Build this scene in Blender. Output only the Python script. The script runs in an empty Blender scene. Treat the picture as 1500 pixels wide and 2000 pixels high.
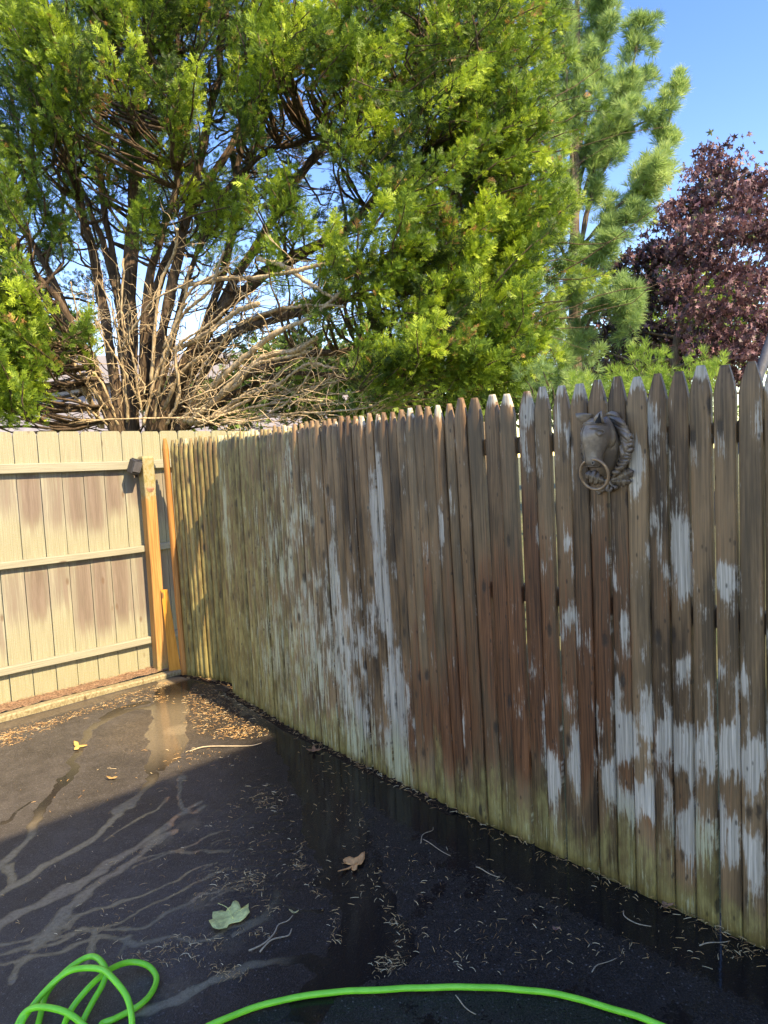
import bpy, math, random
import numpy as np
from mathutils import Vector, Matrix, Quaternion
from mathutils import noise as mnoise

random.seed(7)
rng = np.random.default_rng(11)
SC = bpy.context.scene
COL = SC.collection
TAU = 2 * math.pi

# ------------------------------------------------------------------ camera
F_PX, PITCH, ROLL, CAM_H = 1340.0, math.radians(4.1), math.radians(2.75), 1.55
FW = np.array([0, math.cos(PITCH), -math.sin(PITCH)])
_R0 = np.array([1.0, 0, 0]); _U0 = np.cross(_R0, FW)
RT = math.cos(ROLL) * _R0 - math.sin(ROLL) * _U0
UP = math.sin(ROLL) * _R0 + math.cos(ROLL) * _U0
CAM = np.array([0, 0, CAM_H])
cam_data = bpy.data.cameras.new('camera')
cam = bpy.data.objects.new('camera', cam_data); COL.objects.link(cam)
cam_data.sensor_fit = 'VERTICAL'; cam_data.sensor_height = 32.0
cam_data.lens = F_PX / 2000 * 32.0
cam_data.clip_start = 0.05; cam_data.clip_end = 2000
M = Matrix.Identity(4)
for i in range(3):
    M[i][0], M[i][1], M[i][2], M[i][3] = RT[i], UP[i], -FW[i], CAM[i]
cam.matrix_world = M
SC.camera = cam

# ------------------------------------------------------------------ light
SUN_L = np.array([-0.696, 0.725, -1.0]); SUN_L /= np.linalg.norm(SUN_L)   # direction the light travels
SUN_ELEV = math.asin(-SUN_L[2])
world = bpy.data.worlds.new('World'); SC.world = world; world.use_nodes = True
wn = world.node_tree.nodes; wl = world.node_tree.links
bg = wn['Background']
sky = wn.new('ShaderNodeTexSky'); sky.sky_type = 'NISHITA'; sky.sun_disc = False
sky.sun_elevation = SUN_ELEV
sky.sun_rotation = math.atan2(-SUN_L[0], -SUN_L[1])
sky.air_density = 1.0; sky.dust_density = 0.25; sky.ozone_density = 3.0
hs0 = wn.new('ShaderNodeHueSaturation'); hs0.inputs['Saturation'].default_value = 1.34; hs0.inputs['Value'].default_value = 1.0; hs0.inputs['Hue'].default_value = .520
wl.new(sky.outputs[0], hs0.inputs['Color']); wl.new(hs0.outputs[0], bg.inputs[0]); bg.inputs[1].default_value = 0.15
sun_d = bpy.data.lights.new('sun', 'SUN'); sun_d.energy = 2.7; sun_d.angle = math.radians(0.53)
sun_d.color = (1.0, 0.98, 0.95)
sun = bpy.data.objects.new('sun', sun_d); COL.objects.link(sun)
sun.rotation_euler = Vector(SUN_L).to_track_quat('-Z', 'Y').to_euler(); sun.location = (4, -4, 9)
vs = SC.view_settings
vs.view_transform = 'Standard'; vs.look = 'None'; vs.gamma = 1.0; vs.use_curve_mapping = False
vs.exposure = 2.0
vs.use_white_balance = True; vs.white_balance_temperature = 11800; vs.white_balance_tint = 10
SC.cycles.max_bounces = 8; SC.cycles.transparent_max_bounces = 8
SC.cycles.use_denoising = True

# ------------------------------------------------------------------ pixel helpers (1500 x 2000 photograph)
def ray(x, y): return FW + RT * (x - 750) / F_PX - UP * (y - 1000) / F_PX
def at(x, y, Y):
    d = ray(x, y); return CAM + d * (Y / d[1])
def gnd(x, y, z=0.0):
    d = ray(x, y); return CAM + d * ((z - CAM_H) / d[2])
PL = np.array([(-1.600, 5.200), (-1.075, 4.865), (-1.106, 4.703), (-.507, 3.878), (.277, 2.938), (1.123, 2.019), (2.32, .72)])
PLL = np.r_[0, np.cumsum(np.hypot(*np.diff(PL, axis=0).T))]
DU = PLL[2] - .6538      # main run: distances below were measured from its own start
def fence_uz(x, y):
    d = ray(x, y)
    for i in range(2, len(PL) - 1):
        a, b = PL[i], PL[i + 1]; e = b - a
        t, s = np.linalg.solve(np.array([[d[0], -e[0]], [d[1], -e[1]]]), a)
        if s <= 1.0 or i == len(PL) - 2:
            return PLL[i] + s * np.hypot(*e), (CAM + d * t)[2]
def fence_pt(u):
    i = int(np.clip(np.searchsorted(PLL, u) - 1, 0, len(PL) - 2))
    e = PL[i + 1] - PL[i]; L = np.hypot(*e)
    return PL[i] + e * ((u - PLL[i]) / L), e / L
LA = np.array([-2.654, 4.532]); LE = np.array([.789, .75]); LE = LE / np.hypot(*LE); LN = np.array([LE[1], -LE[0]])

# ------------------------------------------------------------------ object helpers
def link(o, parent=None):
    COL.objects.link(o)
    if parent is not None: o.parent = parent
    return o
def tag(o, label=None, cat=None, group=None, kind=None):
    if label: o['label'] = label
    if cat: o['category'] = cat
    if group: o['group'] = group
    if kind: o['kind'] = kind
    return o
def thing(name, loc, label, cat, rz=0, group=None):
    o = bpy.data.objects.new(name, None); o.empty_display_size = .1
    o.location = loc; o.rotation_euler = (0, 0, rz)
    COL.objects.link(o); return tag(o, label, cat, group)
def mesh(name, V, Fc, mat=None, parent=None, smooth=False, attrs=None, uv=None):
    me = bpy.data.meshes.new(name)
    V = np.asarray(V, dtype=np.float32)
    if isinstance(Fc, np.ndarray):
        nf, k = Fc.shape
        me.vertices.add(len(V)); me.vertices.foreach_set('co', V.ravel())
        me.loops.add(nf * k); me.loops.foreach_set('vertex_index', Fc.astype(np.int32).ravel())
        me.polygons.add(nf)
        me.polygons.foreach_set('loop_start', np.arange(0, nf * k, k, dtype=np.int32))
        me.update(calc_edges=True)
    else:
        me.from_pydata([tuple(map(float, v)) for v in V], [], Fc); me.update()
    if smooth: me.polygons.foreach_set('use_smooth', np.ones(len(me.polygons), dtype=bool))
    for k, a in (attrs or {}).items():
        at_ = me.attributes.new(k, 'FLOAT', 'POINT'); at_.data.foreach_set('value', np.asarray(a, dtype=np.float32))
    if uv is not None:
        l = me.uv_layers.new(name='UVMap')
        idx = np.empty(len(me.loops), dtype=np.int32); me.loops.foreach_get('vertex_index', idx)
        l.data.foreach_set('uv', np.asarray(uv, dtype=np.float32)[idx].ravel())
    me.validate()
    if mat: me.materials.append(mat)
    return link(bpy.data.objects.new(name, me), parent)
class MB:
    def __init__(s): s.v = []; s.f = []
    def add(s, V, Fc):
        b = len(s.v); s.v.extend([tuple(map(float, p)) for p in V]); s.f.extend([tuple(int(i) + b for i in q) for q in Fc]); return s
    def build(s, name, mat, parent=None, smooth=False): return mesh(name, s.v, s.f, mat, parent, smooth)
def box(x0, x1, y0, y1, z0, z1, bev=0.0):
    if bev <= 0:
        V = [(x, y, z) for z in (z0, z1) for y in (y0, y1) for x in (x0, x1)]
        return V, [(0, 2, 3, 1), (4, 5, 7, 6), (0, 1, 5, 4), (2, 6, 7, 3), (0, 4, 6, 2), (1, 3, 7, 5)]
    b = bev; V = []; Fc = []
    def ring(z, i): return [(x0 + i + b, y0 + i, z), (x1 - i - b, y0 + i, z), (x1 - i, y0 + i + b, z), (x1 - i, y1 - i - b, z),
                            (x1 - i - b, y1 - i, z), (x0 + i + b, y1 - i, z), (x0 + i, y1 - i - b, z), (x0 + i, y0 + i + b, z)]
    for z, i in ((z0, b), (z0 + b, 0), (z1 - b, 0), (z1, b)): V += ring(z, i)
    for r in range(3):
        for k in range(8): Fc.append((r * 8 + k, r * 8 + (k + 1) % 8, r * 8 + 8 + (k + 1) % 8, r * 8 + 8 + k))
    Fc.append(tuple(reversed(range(8)))); Fc.append(tuple(range(24, 32)))
    return V, Fc
def spline(P, n):
    P = np.asarray(P, float); m = len(P)
    Q = np.vstack([2 * P[0] - P[1], P, 2 * P[-1] - P[-2]])
    t = np.linspace(0, m - 1, n); i = np.minimum(t.astype(int), m - 2); f = (t - i)[:, None]
    a, b, c, d = Q[i], Q[i + 1], Q[i + 2], Q[i + 3]
    return .5 * (2 * b + (c - a) * f + (2 * a - 5 * b + 4 * c - d) * f ** 2 + (3 * b - a - 3 * c + d) * f ** 3)
def tube(P, R, k=6, flat=1.0, up=(0, 0, 1)):
    P = np.asarray(P, float); n = len(P); R = np.broadcast_to(np.asarray(R, float), (n,))
    T = np.gradient(P, axis=0); T /= np.linalg.norm(T, axis=1)[:, None] + 1e-12
    ref = np.array(up, float)
    if abs(T[0] @ ref) > .9: ref = np.array([1., 0, 0])
    A = np.empty_like(P); a = np.cross(T[0], ref); a /= np.linalg.norm(a)
    for i in range(n):
        a = a - T[i] * (a @ T[i]); a /= np.linalg.norm(a) + 1e-12; A[i] = a
    B = np.cross(T, A); th = np.arange(k) / k * TAU
    V = P[:, None] + R[:, None, None] * (np.cos(th)[None, :, None] * A[:, None] + flat * np.sin(th)[None, :, None] * B[:, None])
    V = V.reshape(-1, 3); i, j = np.meshgrid(np.arange(n - 1), np.arange(k), indexing='ij'); j2 = (j + 1) % k
    Q = np.stack([i * k + j, i * k + j2, (i + 1) * k + j2, (i + 1) * k + j], -1).reshape(-1, 4)
    Fc = [tuple(q) for q in Q] + [tuple(reversed(range(k))), tuple(range((n - 1) * k, n * k))]
    return V, Fc

# ------------------------------------------------------------------ material helpers
class NT:
    def __init__(s, name):
        s.m = bpy.data.materials.new(name); s.m.use_nodes = True
        s.t = s.m.node_tree; s.n = s.t.nodes; s.l = s.t.links
        s.bsdf = s.n['Principled BSDF']; s.out = s.n['Material Output']
    def put(s, sock, v):
        if hasattr(v, 'is_output'): s.l.new(v, sock)
        elif v is not None:
            if isinstance(v, tuple) and len(v) == 3 and sock.type == 'RGBA': v = (*v, 1)
            sock.default_value = v
    def node(s, typ, **kw):
        nd = s.n.new(typ)
        for k, v in kw.items(): setattr(nd, k, v)
        return nd
    def math(s, op, a, b=None, c=None, clamp=False):
        nd = s.node('ShaderNodeMath', operation=op, use_clamp=clamp)
        for i, v in enumerate((a, b, c)):
            if v is not None: s.put(nd.inputs[i], v)
        return nd.outputs[0]
    def vec(s, v, scale=(1, 1, 1), loc=(0, 0, 0), rot=(0, 0, 0)):
        nd = s.node('ShaderNodeMapping'); s.put(nd.inputs[0], v)
        nd.inputs[1].default_value = loc; nd.inputs[2].default_value = rot; nd.inputs[3].default_value = scale
        return nd.outputs[0]
    def vadd(s, a, b):
        nd = s.node('ShaderNodeVectorMath', operation='ADD'); s.put(nd.inputs[0], a); s.put(nd.inputs[1], b); return nd.outputs[0]
    def vscale(s, a, f):
        nd = s.node('ShaderNodeVectorMath', operation='SCALE'); s.put(nd.inputs[0], a); s.put(nd.inputs[3], f); return nd.outputs[0]
    def noise(s, v, scale=1, detail=3, rough=.55, dist=0, col=False):
        nd = s.node('ShaderNodeTexNoise'); s.put(nd.inputs['Vector'], v); nd.inputs['Scale'].default_value = scale
        nd.inputs['Detail'].default_value = detail; nd.inputs['Roughness'].default_value = rough; nd.inputs['Distortion'].default_value = dist
        return nd.outputs['Color'] if col else nd.outputs[0]
    def voro(s, v, scale=1, feature='F1', out='Distance', rand=1.0):
        nd = s.node('ShaderNodeTexVoronoi', feature=feature); s.put(nd.inputs['Vector'], v); nd.inputs['Scale'].default_value = scale
        nd.inputs['Randomness'].default_value = rand
        return nd.outputs[out]
    def ramp(s, f, lo, hi, a=0.0, b=1.0):
        nd = s.node('ShaderNodeMapRange', interpolation_type='SMOOTHSTEP'); s.put(nd.inputs[0], f)
        s.put(nd.inputs[1], lo); s.put(nd.inputs[2], hi); s.put(nd.inputs[3], a); s.put(nd.inputs[4], b); return nd.outputs[0]
    def mix(s, f, a, b, mode='MIX'):
        nd = s.node('ShaderNodeMix', data_type='RGBA', blend_type=mode); s.put(nd.inputs[0], f); s.put(nd.inputs[6], a); s.put(nd.inputs[7], b)
        return nd.outputs[2]
    def attr(s, name): return s.node('ShaderNodeAttribute', attribute_name=name).outputs['Fac']
    def uv(s): return s.node('ShaderNodeUVMap', uv_map='UVMap').outputs[0]
    def obj(s): return s.node('ShaderNodeTexCoord').outputs['Object']
    def pos(s): return s.node('ShaderNodeNewGeometry').outputs['Position']
    def rand(s): return s.node('ShaderNodeObjectInfo').outputs['Random']
    def bump(s, h, strength=.3, dist=.005, normal=None):
        nd = s.node('ShaderNodeBump'); nd.inputs['Strength'].default_value = strength; nd.inputs['Distance'].default_value = dist
        s.put(nd.inputs['Height'], h)
        if normal is not None: s.put(nd.inputs['Normal'], normal)
        return nd.outputs[0]
    def set(s, **kw):
        names = dict(col='Base Color', rough='Roughness', metal='Metallic', spec='Specular IOR Level', normal='Normal', coat='Coat Weight',
                     coatr='Coat Roughness', coatn='Coat Normal', coati='Coat IOR')
        for k, v in kw.items(): s.put(s.bsdf.inputs[names[k]], v)
        return s.m
def plain(name, col, rough=.6, var=.25, scale=30, bump=.15, metal=0, spec=.5):
    t = NT(name); o = t.obj(); n = t.noise(o, scale, 4)
    c = t.mix(t.ramp(n, .3, .7), tuple(x * (1 - var) for x in col), tuple(min(1, x * (1 + var)) for x in col))
    return t.set(col=c, rough=rough, metal=metal, spec=spec, normal=t.bump(n, bump, .004))

def picket_material():
    t = NT('wet_picket_wood'); uv = t.uv(); rnd = t.rand()
    off = t.node('ShaderNodeCombineXYZ'); t.put(off.inputs[0], t.math('MULTIPLY', rnd, 37.0)); t.put(off.inputs[1], t.math('MULTIPLY', rnd, 11.0))
    p = t.vadd(uv, off.outputs[0])
    wob = t.noise(t.vec(p, (6, 2.2, 1)), 1, 2, col=True)
    pw = t.vadd(p, t.vscale(wob, .018))
    grain = t.noise(t.vec(pw, (150, 3.5, 1)), 1, 4, .6)
    fine = t.noise(t.vec(pw, (420, 9, 1)), 1, 3, .6)
    broad = t.noise(t.vec(p, (9, 1.6, 1)), 1, 4, .6)
    # base stain colour
    dark, mid = (.048, .026, .014), (.36, .205, .100)
    c = t.mix(t.ramp(t.math('ADD', t.math('MULTIPLY', broad, .75), t.math('MULTIPLY', grain, .35)), .40, .72), dark, mid)
    c = t.mix(t.math('MULTIPLY', t.math('SUBTRACT', rnd, .3), .45, clamp=True), c, (.34, .24, .135))
    red = t.ramp(t.math('ADD', t.attr('red'), t.math('ADD', t.math('MULTIPLY', t.math('SUBTRACT', broad, .5), 1.3), t.math('MULTIPLY', t.math('SUBTRACT', grain, .5), .7))), .25, .7)
    c = t.mix(t.math('MULTIPLY', red, .95), c, t.mix(t.ramp(grain, .3, .7), (.060, .020, .009), (.27, .100, .042)))
    al = t.attr('alg'); an = t.noise(t.vec(p, (26, 7, 1)), 1, 5, .65)
    alf = t.ramp(t.math('ADD', al, t.math('ADD', t.math('MULTIPLY', t.math('SUBTRACT', an, .5), 1.3), t.math('MULTIPLY', t.math('SUBTRACT', grain, .5), .5))), .28, .95)
    c = t.mix(t.math('MULTIPLY', alf, .9), c, t.mix(t.ramp(an, .35, .7), (.19, .145, .045), (.39, .325, .12)))
    # pale, dried-out patches with ragged ends
    rag = t.noise(t.vec(pw, (150, 4.0, 1)), 1, 6, .8)
    lump = t.noise(t.vec(p, (13, 5.5, 1)), 1, 4, .6)
    w = t.math('ADD', t.attr('wear'), t.math('ADD', t.math('MULTIPLY', t.math('SUBTRACT', rag, .5), t.math('ADD', 1.8, t.math('MULTIPLY', al, 2.2))), t.math('MULTIPLY', t.math('SUBTRACT', lump, .5), t.math('SUBTRACT', 2.0, al))))
    wf = t.ramp(w, .46, .66)
    pale = t.mix(t.ramp(grain, .3, .75), (.42, .37, .29), (.76, .69, .57))
    pale = t.mix(t.math('MULTIPLY', t.ramp(t.math('ADD', al, t.math('MULTIPLY', an, .4)), .3, .85), .8), pale, (.52, .51, .30))
    pale = t.mix(t.ramp(fine, .6, .8), pale, (.20, .185, .16))
    c = t.mix(t.math('MULTIPLY', wf, .92), c, pale)
    # knots, nail stains
    k = t.voro(t.vec(p, (13, 4.6, 1)), 1)
    kw_ = t.math('ADD', k, t.math('MULTIPLY', t.math('SUBTRACT', t.noise(t.vec(p, (90, 60, 1)), 1, 3), .5), .12))
    knot = t.ramp(kw_, .07, .19, 1.0, 0.0)
    k2 = t.voro(t.vec(p, (34, 14, 1)), 1)
    spot = t.math('MULTIPLY', t.ramp(k2, .07, .17, 1.0, 0.0), t.ramp(broad, .42, .55))
    nail = t.attr('nail')
    dk = t.math('MAXIMUM', t.math('MAXIMUM', t.math('MULTIPLY', knot, .8), t.math('MULTIPLY', spot, .7)), nail)
    gm = t.ramp(t.noise(t.vec(pw, (230, 2.2, 1)), 1, 4, .65), .25, .75, t.math('ADD', .48, t.math('MULTIPLY', rnd, .28)), t.math('ADD', .98, t.math('MULTIPLY', rnd, .28)))
    gcol = t.node('ShaderNodeCombineXYZ'); [t.put(gcol.inputs[i_], gm) for i_ in range(3)]
    c = t.mix(1.0, c, gcol.outputs[0], 'MULTIPLY')
    c = t.mix(dk, c, (.022, .017, .014))
    c = t.mix(t.math('MULTIPLY', t.ramp(fine, .62, .8), .4), c, (.03, .022, .016))
    h = t.math('ADD', t.math('MULTIPLY', grain, .8), t.math('MULTIPLY', knot, -.8))
    h = t.math('ADD', h, t.math('MULTIPLY', fine, .3))
    return t.set(col=c, rough=t.math('ADD', .52, t.math('MULTIPLY', wf, .3)), spec=.4, normal=t.bump(h, .45, .004))

def board_material():
    t = NT('weathered_board_wood'); uv = t.uv(); rnd = t.rand()
    off = t.node('ShaderNodeCombineXYZ'); t.put(off.inputs[0], t.math('MULTIPLY', rnd, 41.0)); t.put(off.inputs[1], t.math('MULTIPLY', rnd, 17.0))
    p = t.vadd(uv, off.outputs[0])
    pw = t.vadd(p, t.vscale(t.noise(t.vec(p, (8, 2, 1)), 1, 2, col=True), .02))
    grain = t.noise(t.vec(pw, (170, 3, 1)), 1, 4, .6)
    strk = t.noise(t.vec(pw, (42, 2.0, 1)), 1, 5, .68)
    speck = t.noise(t.vec(p, (210, 120, 1)), 1, 3, .7)
    c = t.mix(t.ramp(grain, .3, .7), (.225, .215, .165), (.335, .322, .248))
    st = t.ramp(t.math('ADD', t.attr('stain'), t.math('MULTIPLY', t.math('SUBTRACT', strk, .5), 1.7)), .10, 1.0)
    c = t.mix(t.math('MULTIPLY', st, .9), c, t.mix(t.ramp(strk, .3, .75), (.118, .082, .066), (.220, .170, .140)))
    gr = t.math('MULTIPLY', t.attr('alg'), t.ramp(speck, .42, .62))
    c = t.mix(t.math('MULTIPLY', gr, .75), c, (.25, .235, .08))
    c = t.mix(t.math('MULTIPLY', t.ramp(speck, .58, .68), .5), c, (.20, .18, .11))
    k = t.voro(t.vec(p, (7.5, 3.2, 1)), 1)
    kn = t.ramp(t.math('ADD', k, t.math('MULTIPLY', t.math('SUBTRACT', speck, .5), .06)), .04, .12, 1, 0)
    c = t.mix(t.math('MULTIPLY', kn, .75), c, (.14, .09, .06))
    c = t.mix(t.math('MULTIPLY', t.ramp(grain, .66, .8), .35), c, (.22, .17, .12))
    return t.set(col=c, rough=.8, spec=.25, normal=t.bump(t.math('SUBTRACT', grain, kn), .4, .004))

def timber_material(name, a, b, green=(.2, .2, .08), gz=None):
    """new-ish timber with long grain along local z or x; gz = heights below/above which green shows"""
    t = NT(name); o = t.obj()
    pw = t.vadd(o, t.vscale(t.noise(t.vec(o, (9, 9, 2)), 1, 2, col=True), .02))
    grain = t.noise(t.vec(pw, (90, 90, 3)), 1, 4, .6)
    c = t.mix(t.ramp(grain, .3, .7), a, b)
    sp = t.noise(t.vec(o, (60, 60, 35)), 1, 4, .7)
    if gz:
        sx = t.node('ShaderNodeSeparateXYZ'); t.put(sx.inputs[0], o)
        lo = t.ramp(t.math('ADD', sx.outputs[2], t.math('MULTIPLY', sp, .25)), gz[0], gz[0] + .25, 1, 0)
        hi = t.ramp(t.math('ADD', sx.outputs[2], t.math('MULTIPLY', sp, .14)), gz[1], gz[1] + .05)
        c = t.mix(t.math('MULTIPLY', t.math('MAXIMUM', lo, hi), .8), c, t.mix(t.ramp(sp, .4, .6), green, (.32, .29, .18)))
    k = t.voro(t.vec(o, (9, 9, 3.6)), 1)
    c = t.mix(t.ramp(k, .06, .13, .85, 0), c, (.09, .05, .025))
    return t.set(col=c, rough=.7, spec=.3, normal=t.bump(grain, .35, .003))

def asphalt_material():
    t = NT('wet_asphalt'); p = t.pos()
    n1 = t.noise(p, 14, 4, .6); n2 = t.noise(p, 60, 5, .72); n3 = t.noise(p, 170, 3, .75); n4 = t.noise(p, 3.0, 4, .6)
    w = t.math('ADD', t.attr('wet'), t.math('ADD', t.math('MULTIPLY', t.math('SUBTRACT', n1, .5), .35), t.math('MULTIPLY', t.math('SUBTRACT', n2, .5), .80)))
    wf = t.ramp(w, .465, .545)
    sp = t.voro(p, 62); spot = t.ramp(t.math('ADD', sp, t.math('MULTIPLY', n1, .5)), .36, .46, 1, 0)
    wf = t.math('MAXIMUM', wf, t.math('MULTIPLY', spot, t.ramp(t.attr('speck'), .2, .8)))
    dry = t.mix(t.ramp(n4, .3, .7), (.050, .043, .036), (.078, .068, .059))
    dry = t.mix(t.ramp(n3, .57, .70), dry, (.17, .16, .15)); dry = t.mix(t.ramp(n3, .44, .32), dry, (.025, .024, .023))
    mud_and_sheen = t.attr('silt_and_sheen')  # silt, plus a warm reflection painted in as tan colour
    dry = t.mix(t.math('MULTIPLY', t.ramp(t.math('ADD', mud_and_sheen, t.math('MULTIPLY', t.math('SUBTRACT', n2, .5), .8)), .3, .9), .7), dry, (.15, .115, .075))
    wetc = t.mix(t.math('MULTIPLY', mud_and_sheen, t.ramp(n2, .2, .6, .55, 1.0)), (.0095, .0090, .009), (.31, .25, .165))
    c = t.mix(wf, dry, wetc)
    damp = t.attr('damp')
    c = t.mix(t.math('MULTIPLY', damp, t.math('SUBTRACT', 1.0, wf)), c, t.mix(t.ramp(n3, .45, .62), (.017, .0145, .013), (.053, .046, .041)))
    st = t.node('ShaderNodeTexVoronoi', feature='F1'); t.put(st.inputs['Vector'], p); st.inputs['Scale'].default_value = 95
    ssp = t.node('ShaderNodeSeparateColor'); t.put(ssp.inputs[0], st.outputs['Color'])
    stone = t.math('MULTIPLY', t.ramp(st.outputs['Distance'], .22, .34, 1, 0), t.ramp(ssp.outputs[0], .80, .9))
    c = t.mix(t.math('MULTIPLY', stone, t.ramp(wf, 0, 1, .8, .18)), c, (.15, .14, .13))
    mot = t.ramp(t.math('ADD', t.math('MULTIPLY', n2, .6), t.math('MULTIPLY', n1, .4)), .32, .68, .62, 1.3)
    mcol = t.node('ShaderNodeCombineXYZ'); [t.put(mcol.inputs[i_], mot) for i_ in range(3)]
    c = t.mix(t.math('SUBTRACT', 1.0, wf), c, t.mix(1.0, c, mcol.outputs[0], 'MULTIPLY'))
    h = t.math('ADD', t.math('MULTIPLY', n3, 1.0), t.math('MULTIPLY', n2, .8))
    rough = t.math('SUBTRACT', .50, t.math('MULTIPLY', damp, .08))
    nrm = t.bump(h, .9, .006)
    rip = t.bump(t.math('ADD', t.noise(p, 40, 2), t.math('MULTIPLY', n3, .12)), .10, .004)
    return t.set(col=c, rough=t.ramp(wf, 0, 1, rough, .5), spec=t.ramp(wf, 0, 1, t.math('SUBTRACT', .42, t.math('MULTIPLY', damp, .22)), .06), normal=nrm, coat=t.math('MULTIPLY', wf, .85), coatr=.05, coatn=rip, coati=1.33)

def foliage_material(name, cols, trans=.35, rough=.5, spec=.35, accent=None):
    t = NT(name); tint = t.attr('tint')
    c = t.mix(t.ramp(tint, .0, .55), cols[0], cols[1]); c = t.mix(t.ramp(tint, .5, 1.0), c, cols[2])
    if accent: c = t.mix(t.ramp(tint, 1.2, 1.3), c, accent)
    t.set(col=c, rough=rough, spec=spec)
    tr = t.node('ShaderNodeBsdfTranslucent'); t.put(tr.inputs[0], c)
    mx = t.node('ShaderNodeMixShader'); mx.inputs[0].default_value = trans
    t.l.new(t.bsdf.outputs[0], mx.inputs[1]); t.l.new(tr.outputs[0], mx.inputs[2]); t.l.new(mx.outputs[0], t.out.inputs[0])
    return t.m
def bark_material(name, a, b, scale=(40, 40, 5)):
    t = NT(name); o = t.obj(); n = t.noise(t.vec(o, scale), 1, 4, .65); n2 = t.noise(o, 4, 3)
    c = t.mix(t.ramp(t.math('ADD', t.math('MULTIPLY', n, .7), t.math('MULTIPLY', n2, .3)), .35, .65), a, b)
    return t.set(col=c, rough=.85, spec=.2, normal=t.bump(n, .7, .015))

MAT = {}
MAT['picket'] = picket_material()
MAT['board'] = board_material()
MAT['post'] = timber_material('post_timber', (.30, .135, .042), (.46, .25, .09), gz=(.10, 1.42))
MAT['orange'] = timber_material('orange_stained_wood', (.46, .18, .025), (.62, .28, .05))
MAT['orange_picket'] = timber_material('orange_picket_wood', (.31, .125, .035), (.47, .22, .07))
MAT['edging'] = timber_material('edging_timber', (.17, .115, .065), (.30, .22, .135), green=(.20, .16, .085), gz=(-.3, .02))
MAT['asphalt'] = asphalt_material()
MAT['juniper'] = foliage_material('juniper_foliage', [(.032, .070, .018), (.135, .245, .034), (.40, .54, .070)], .36, accent=(.46, .25, .10))
MAT['pine'] = foliage_material('pine_needles', [(.13, .24, .105), (.30, .46, .165), (.52, .65, .26)], .5)
MAT['shrub'] = foliage_material('shrub_needles', [(.14, .25, .05), (.26, .42, .08), (.42, .56, .13)], .42)
MAT['maple'] = foliage_material('maple_leaves', [(.032, .029, .030), (.115, .055, .070), (.29, .155, .17)], .18, rough=.5, spec=.45, accent=(.10, .13, .04))
MAT['green_leaf'] = foliage_material('broadleaf_green', [(.07, .13, .03), (.17, .27, .05), (.32, .42, .09)], .4)
MAT['bark'] = bark_material('juniper_bark', (.045, .031, .021), (.155, .108, .074))
MAT['dead'] = bark_material('dead_branch_bark', (.24, .17, .10), (.62, .49, .32))
MAT['pine_bark'] = bark_material('pine_bark', (.08, .06, .045), (.20, .16, .12))

# ------------------------------------------------------------------ ground
def heightless(n=1): return 0
G = NT('lawn_ground'); gp = G.pos()
G.set(col=G.mix(G.ramp(G.noise(gp, 1.5, 5), .35, .65), (.055, .075, .02), (.13, .12, .05)), rough=.9, normal=G.bump(G.noise(gp, 40, 4), .6, .03))
gr = mesh('ground', [(-900, -900, -.03), (900, -900, -.03), (900, 900, -.03), (-900, 900, -.03)], [(0, 1, 2, 3)], G.m); tag(gr, kind='structure')

def seg_dist(P, A, B):
    d = B - A; t = np.clip(((P - A) @ d) / (d @ d + 1e-12), 0, 1)
    return np.hypot(*(P - (A + t[:, None] * d)).T), t
def in_poly(P, Q):
    x, y = P.T; r = np.zeros(len(P), bool); n = len(Q)
    for i in range(n):
        x0, y0 = Q[i]; x1, y1 = Q[(i + 1) % n]
        c = ((y0 > y) != (y1 > y)) & (x < (x1 - x0) * (y - y0) / (y1 - y0 + 1e-15) + x0); r ^= c
    return r
def poly_dist(P, Q):
    d = np.full(len(P), 9.0)
    for i in range(len(Q)): d = np.minimum(d, seg_dist(P, Q[i], Q[(i + 1) % len(Q)])[0])
    return np.where(in_poly(P, Q), d, -d)      # positive inside
def sm(x, a, b):
    t = np.clip((x - a) / (b - a), 0, 1); return t * t * (3 - 2 * t)
def c4(pts): return np.array([gnd(x / 2, y / 2 + 1300)[:2] for x, y in pts])   # traced on an enlargement of the photograph

NX, NY = 460, 366
gx = np.linspace(-3.3, 2.75, NX); gy = np.linspace(1.0, 5.55, NY)
GX, GY = np.meshgrid(gx, gy); GP = np.stack([GX.ravel(), GY.ravel()], 1)
def vnoise(P, s, seed):
    r = np.random.default_rng(seed); T = r.random((128, 128)); q = P * s
    i = np.floor(q).astype(int); f = q - i; f = f * f * (3 - 2 * f)
    g = lambda a, b: T[(i[:, 0] + a) % 128, (i[:, 1] + b) % 128]
    return (g(0, 0) * (1 - f[:, 0]) + g(1, 0) * f[:, 0]) * (1 - f[:, 1]) + (g(0, 1) * (1 - f[:, 0]) + g(1, 1) * f[:, 0]) * f[:, 1]
warp = np.stack([vnoise(GP, 9, 1) - .5, vnoise(GP, 9, 2) - .5], 1) * .05 + np.stack([vnoise(GP, 27, 3) - .5, vnoise(GP, 27, 4) - .5], 1) * .022
WP = GP + warp
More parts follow.
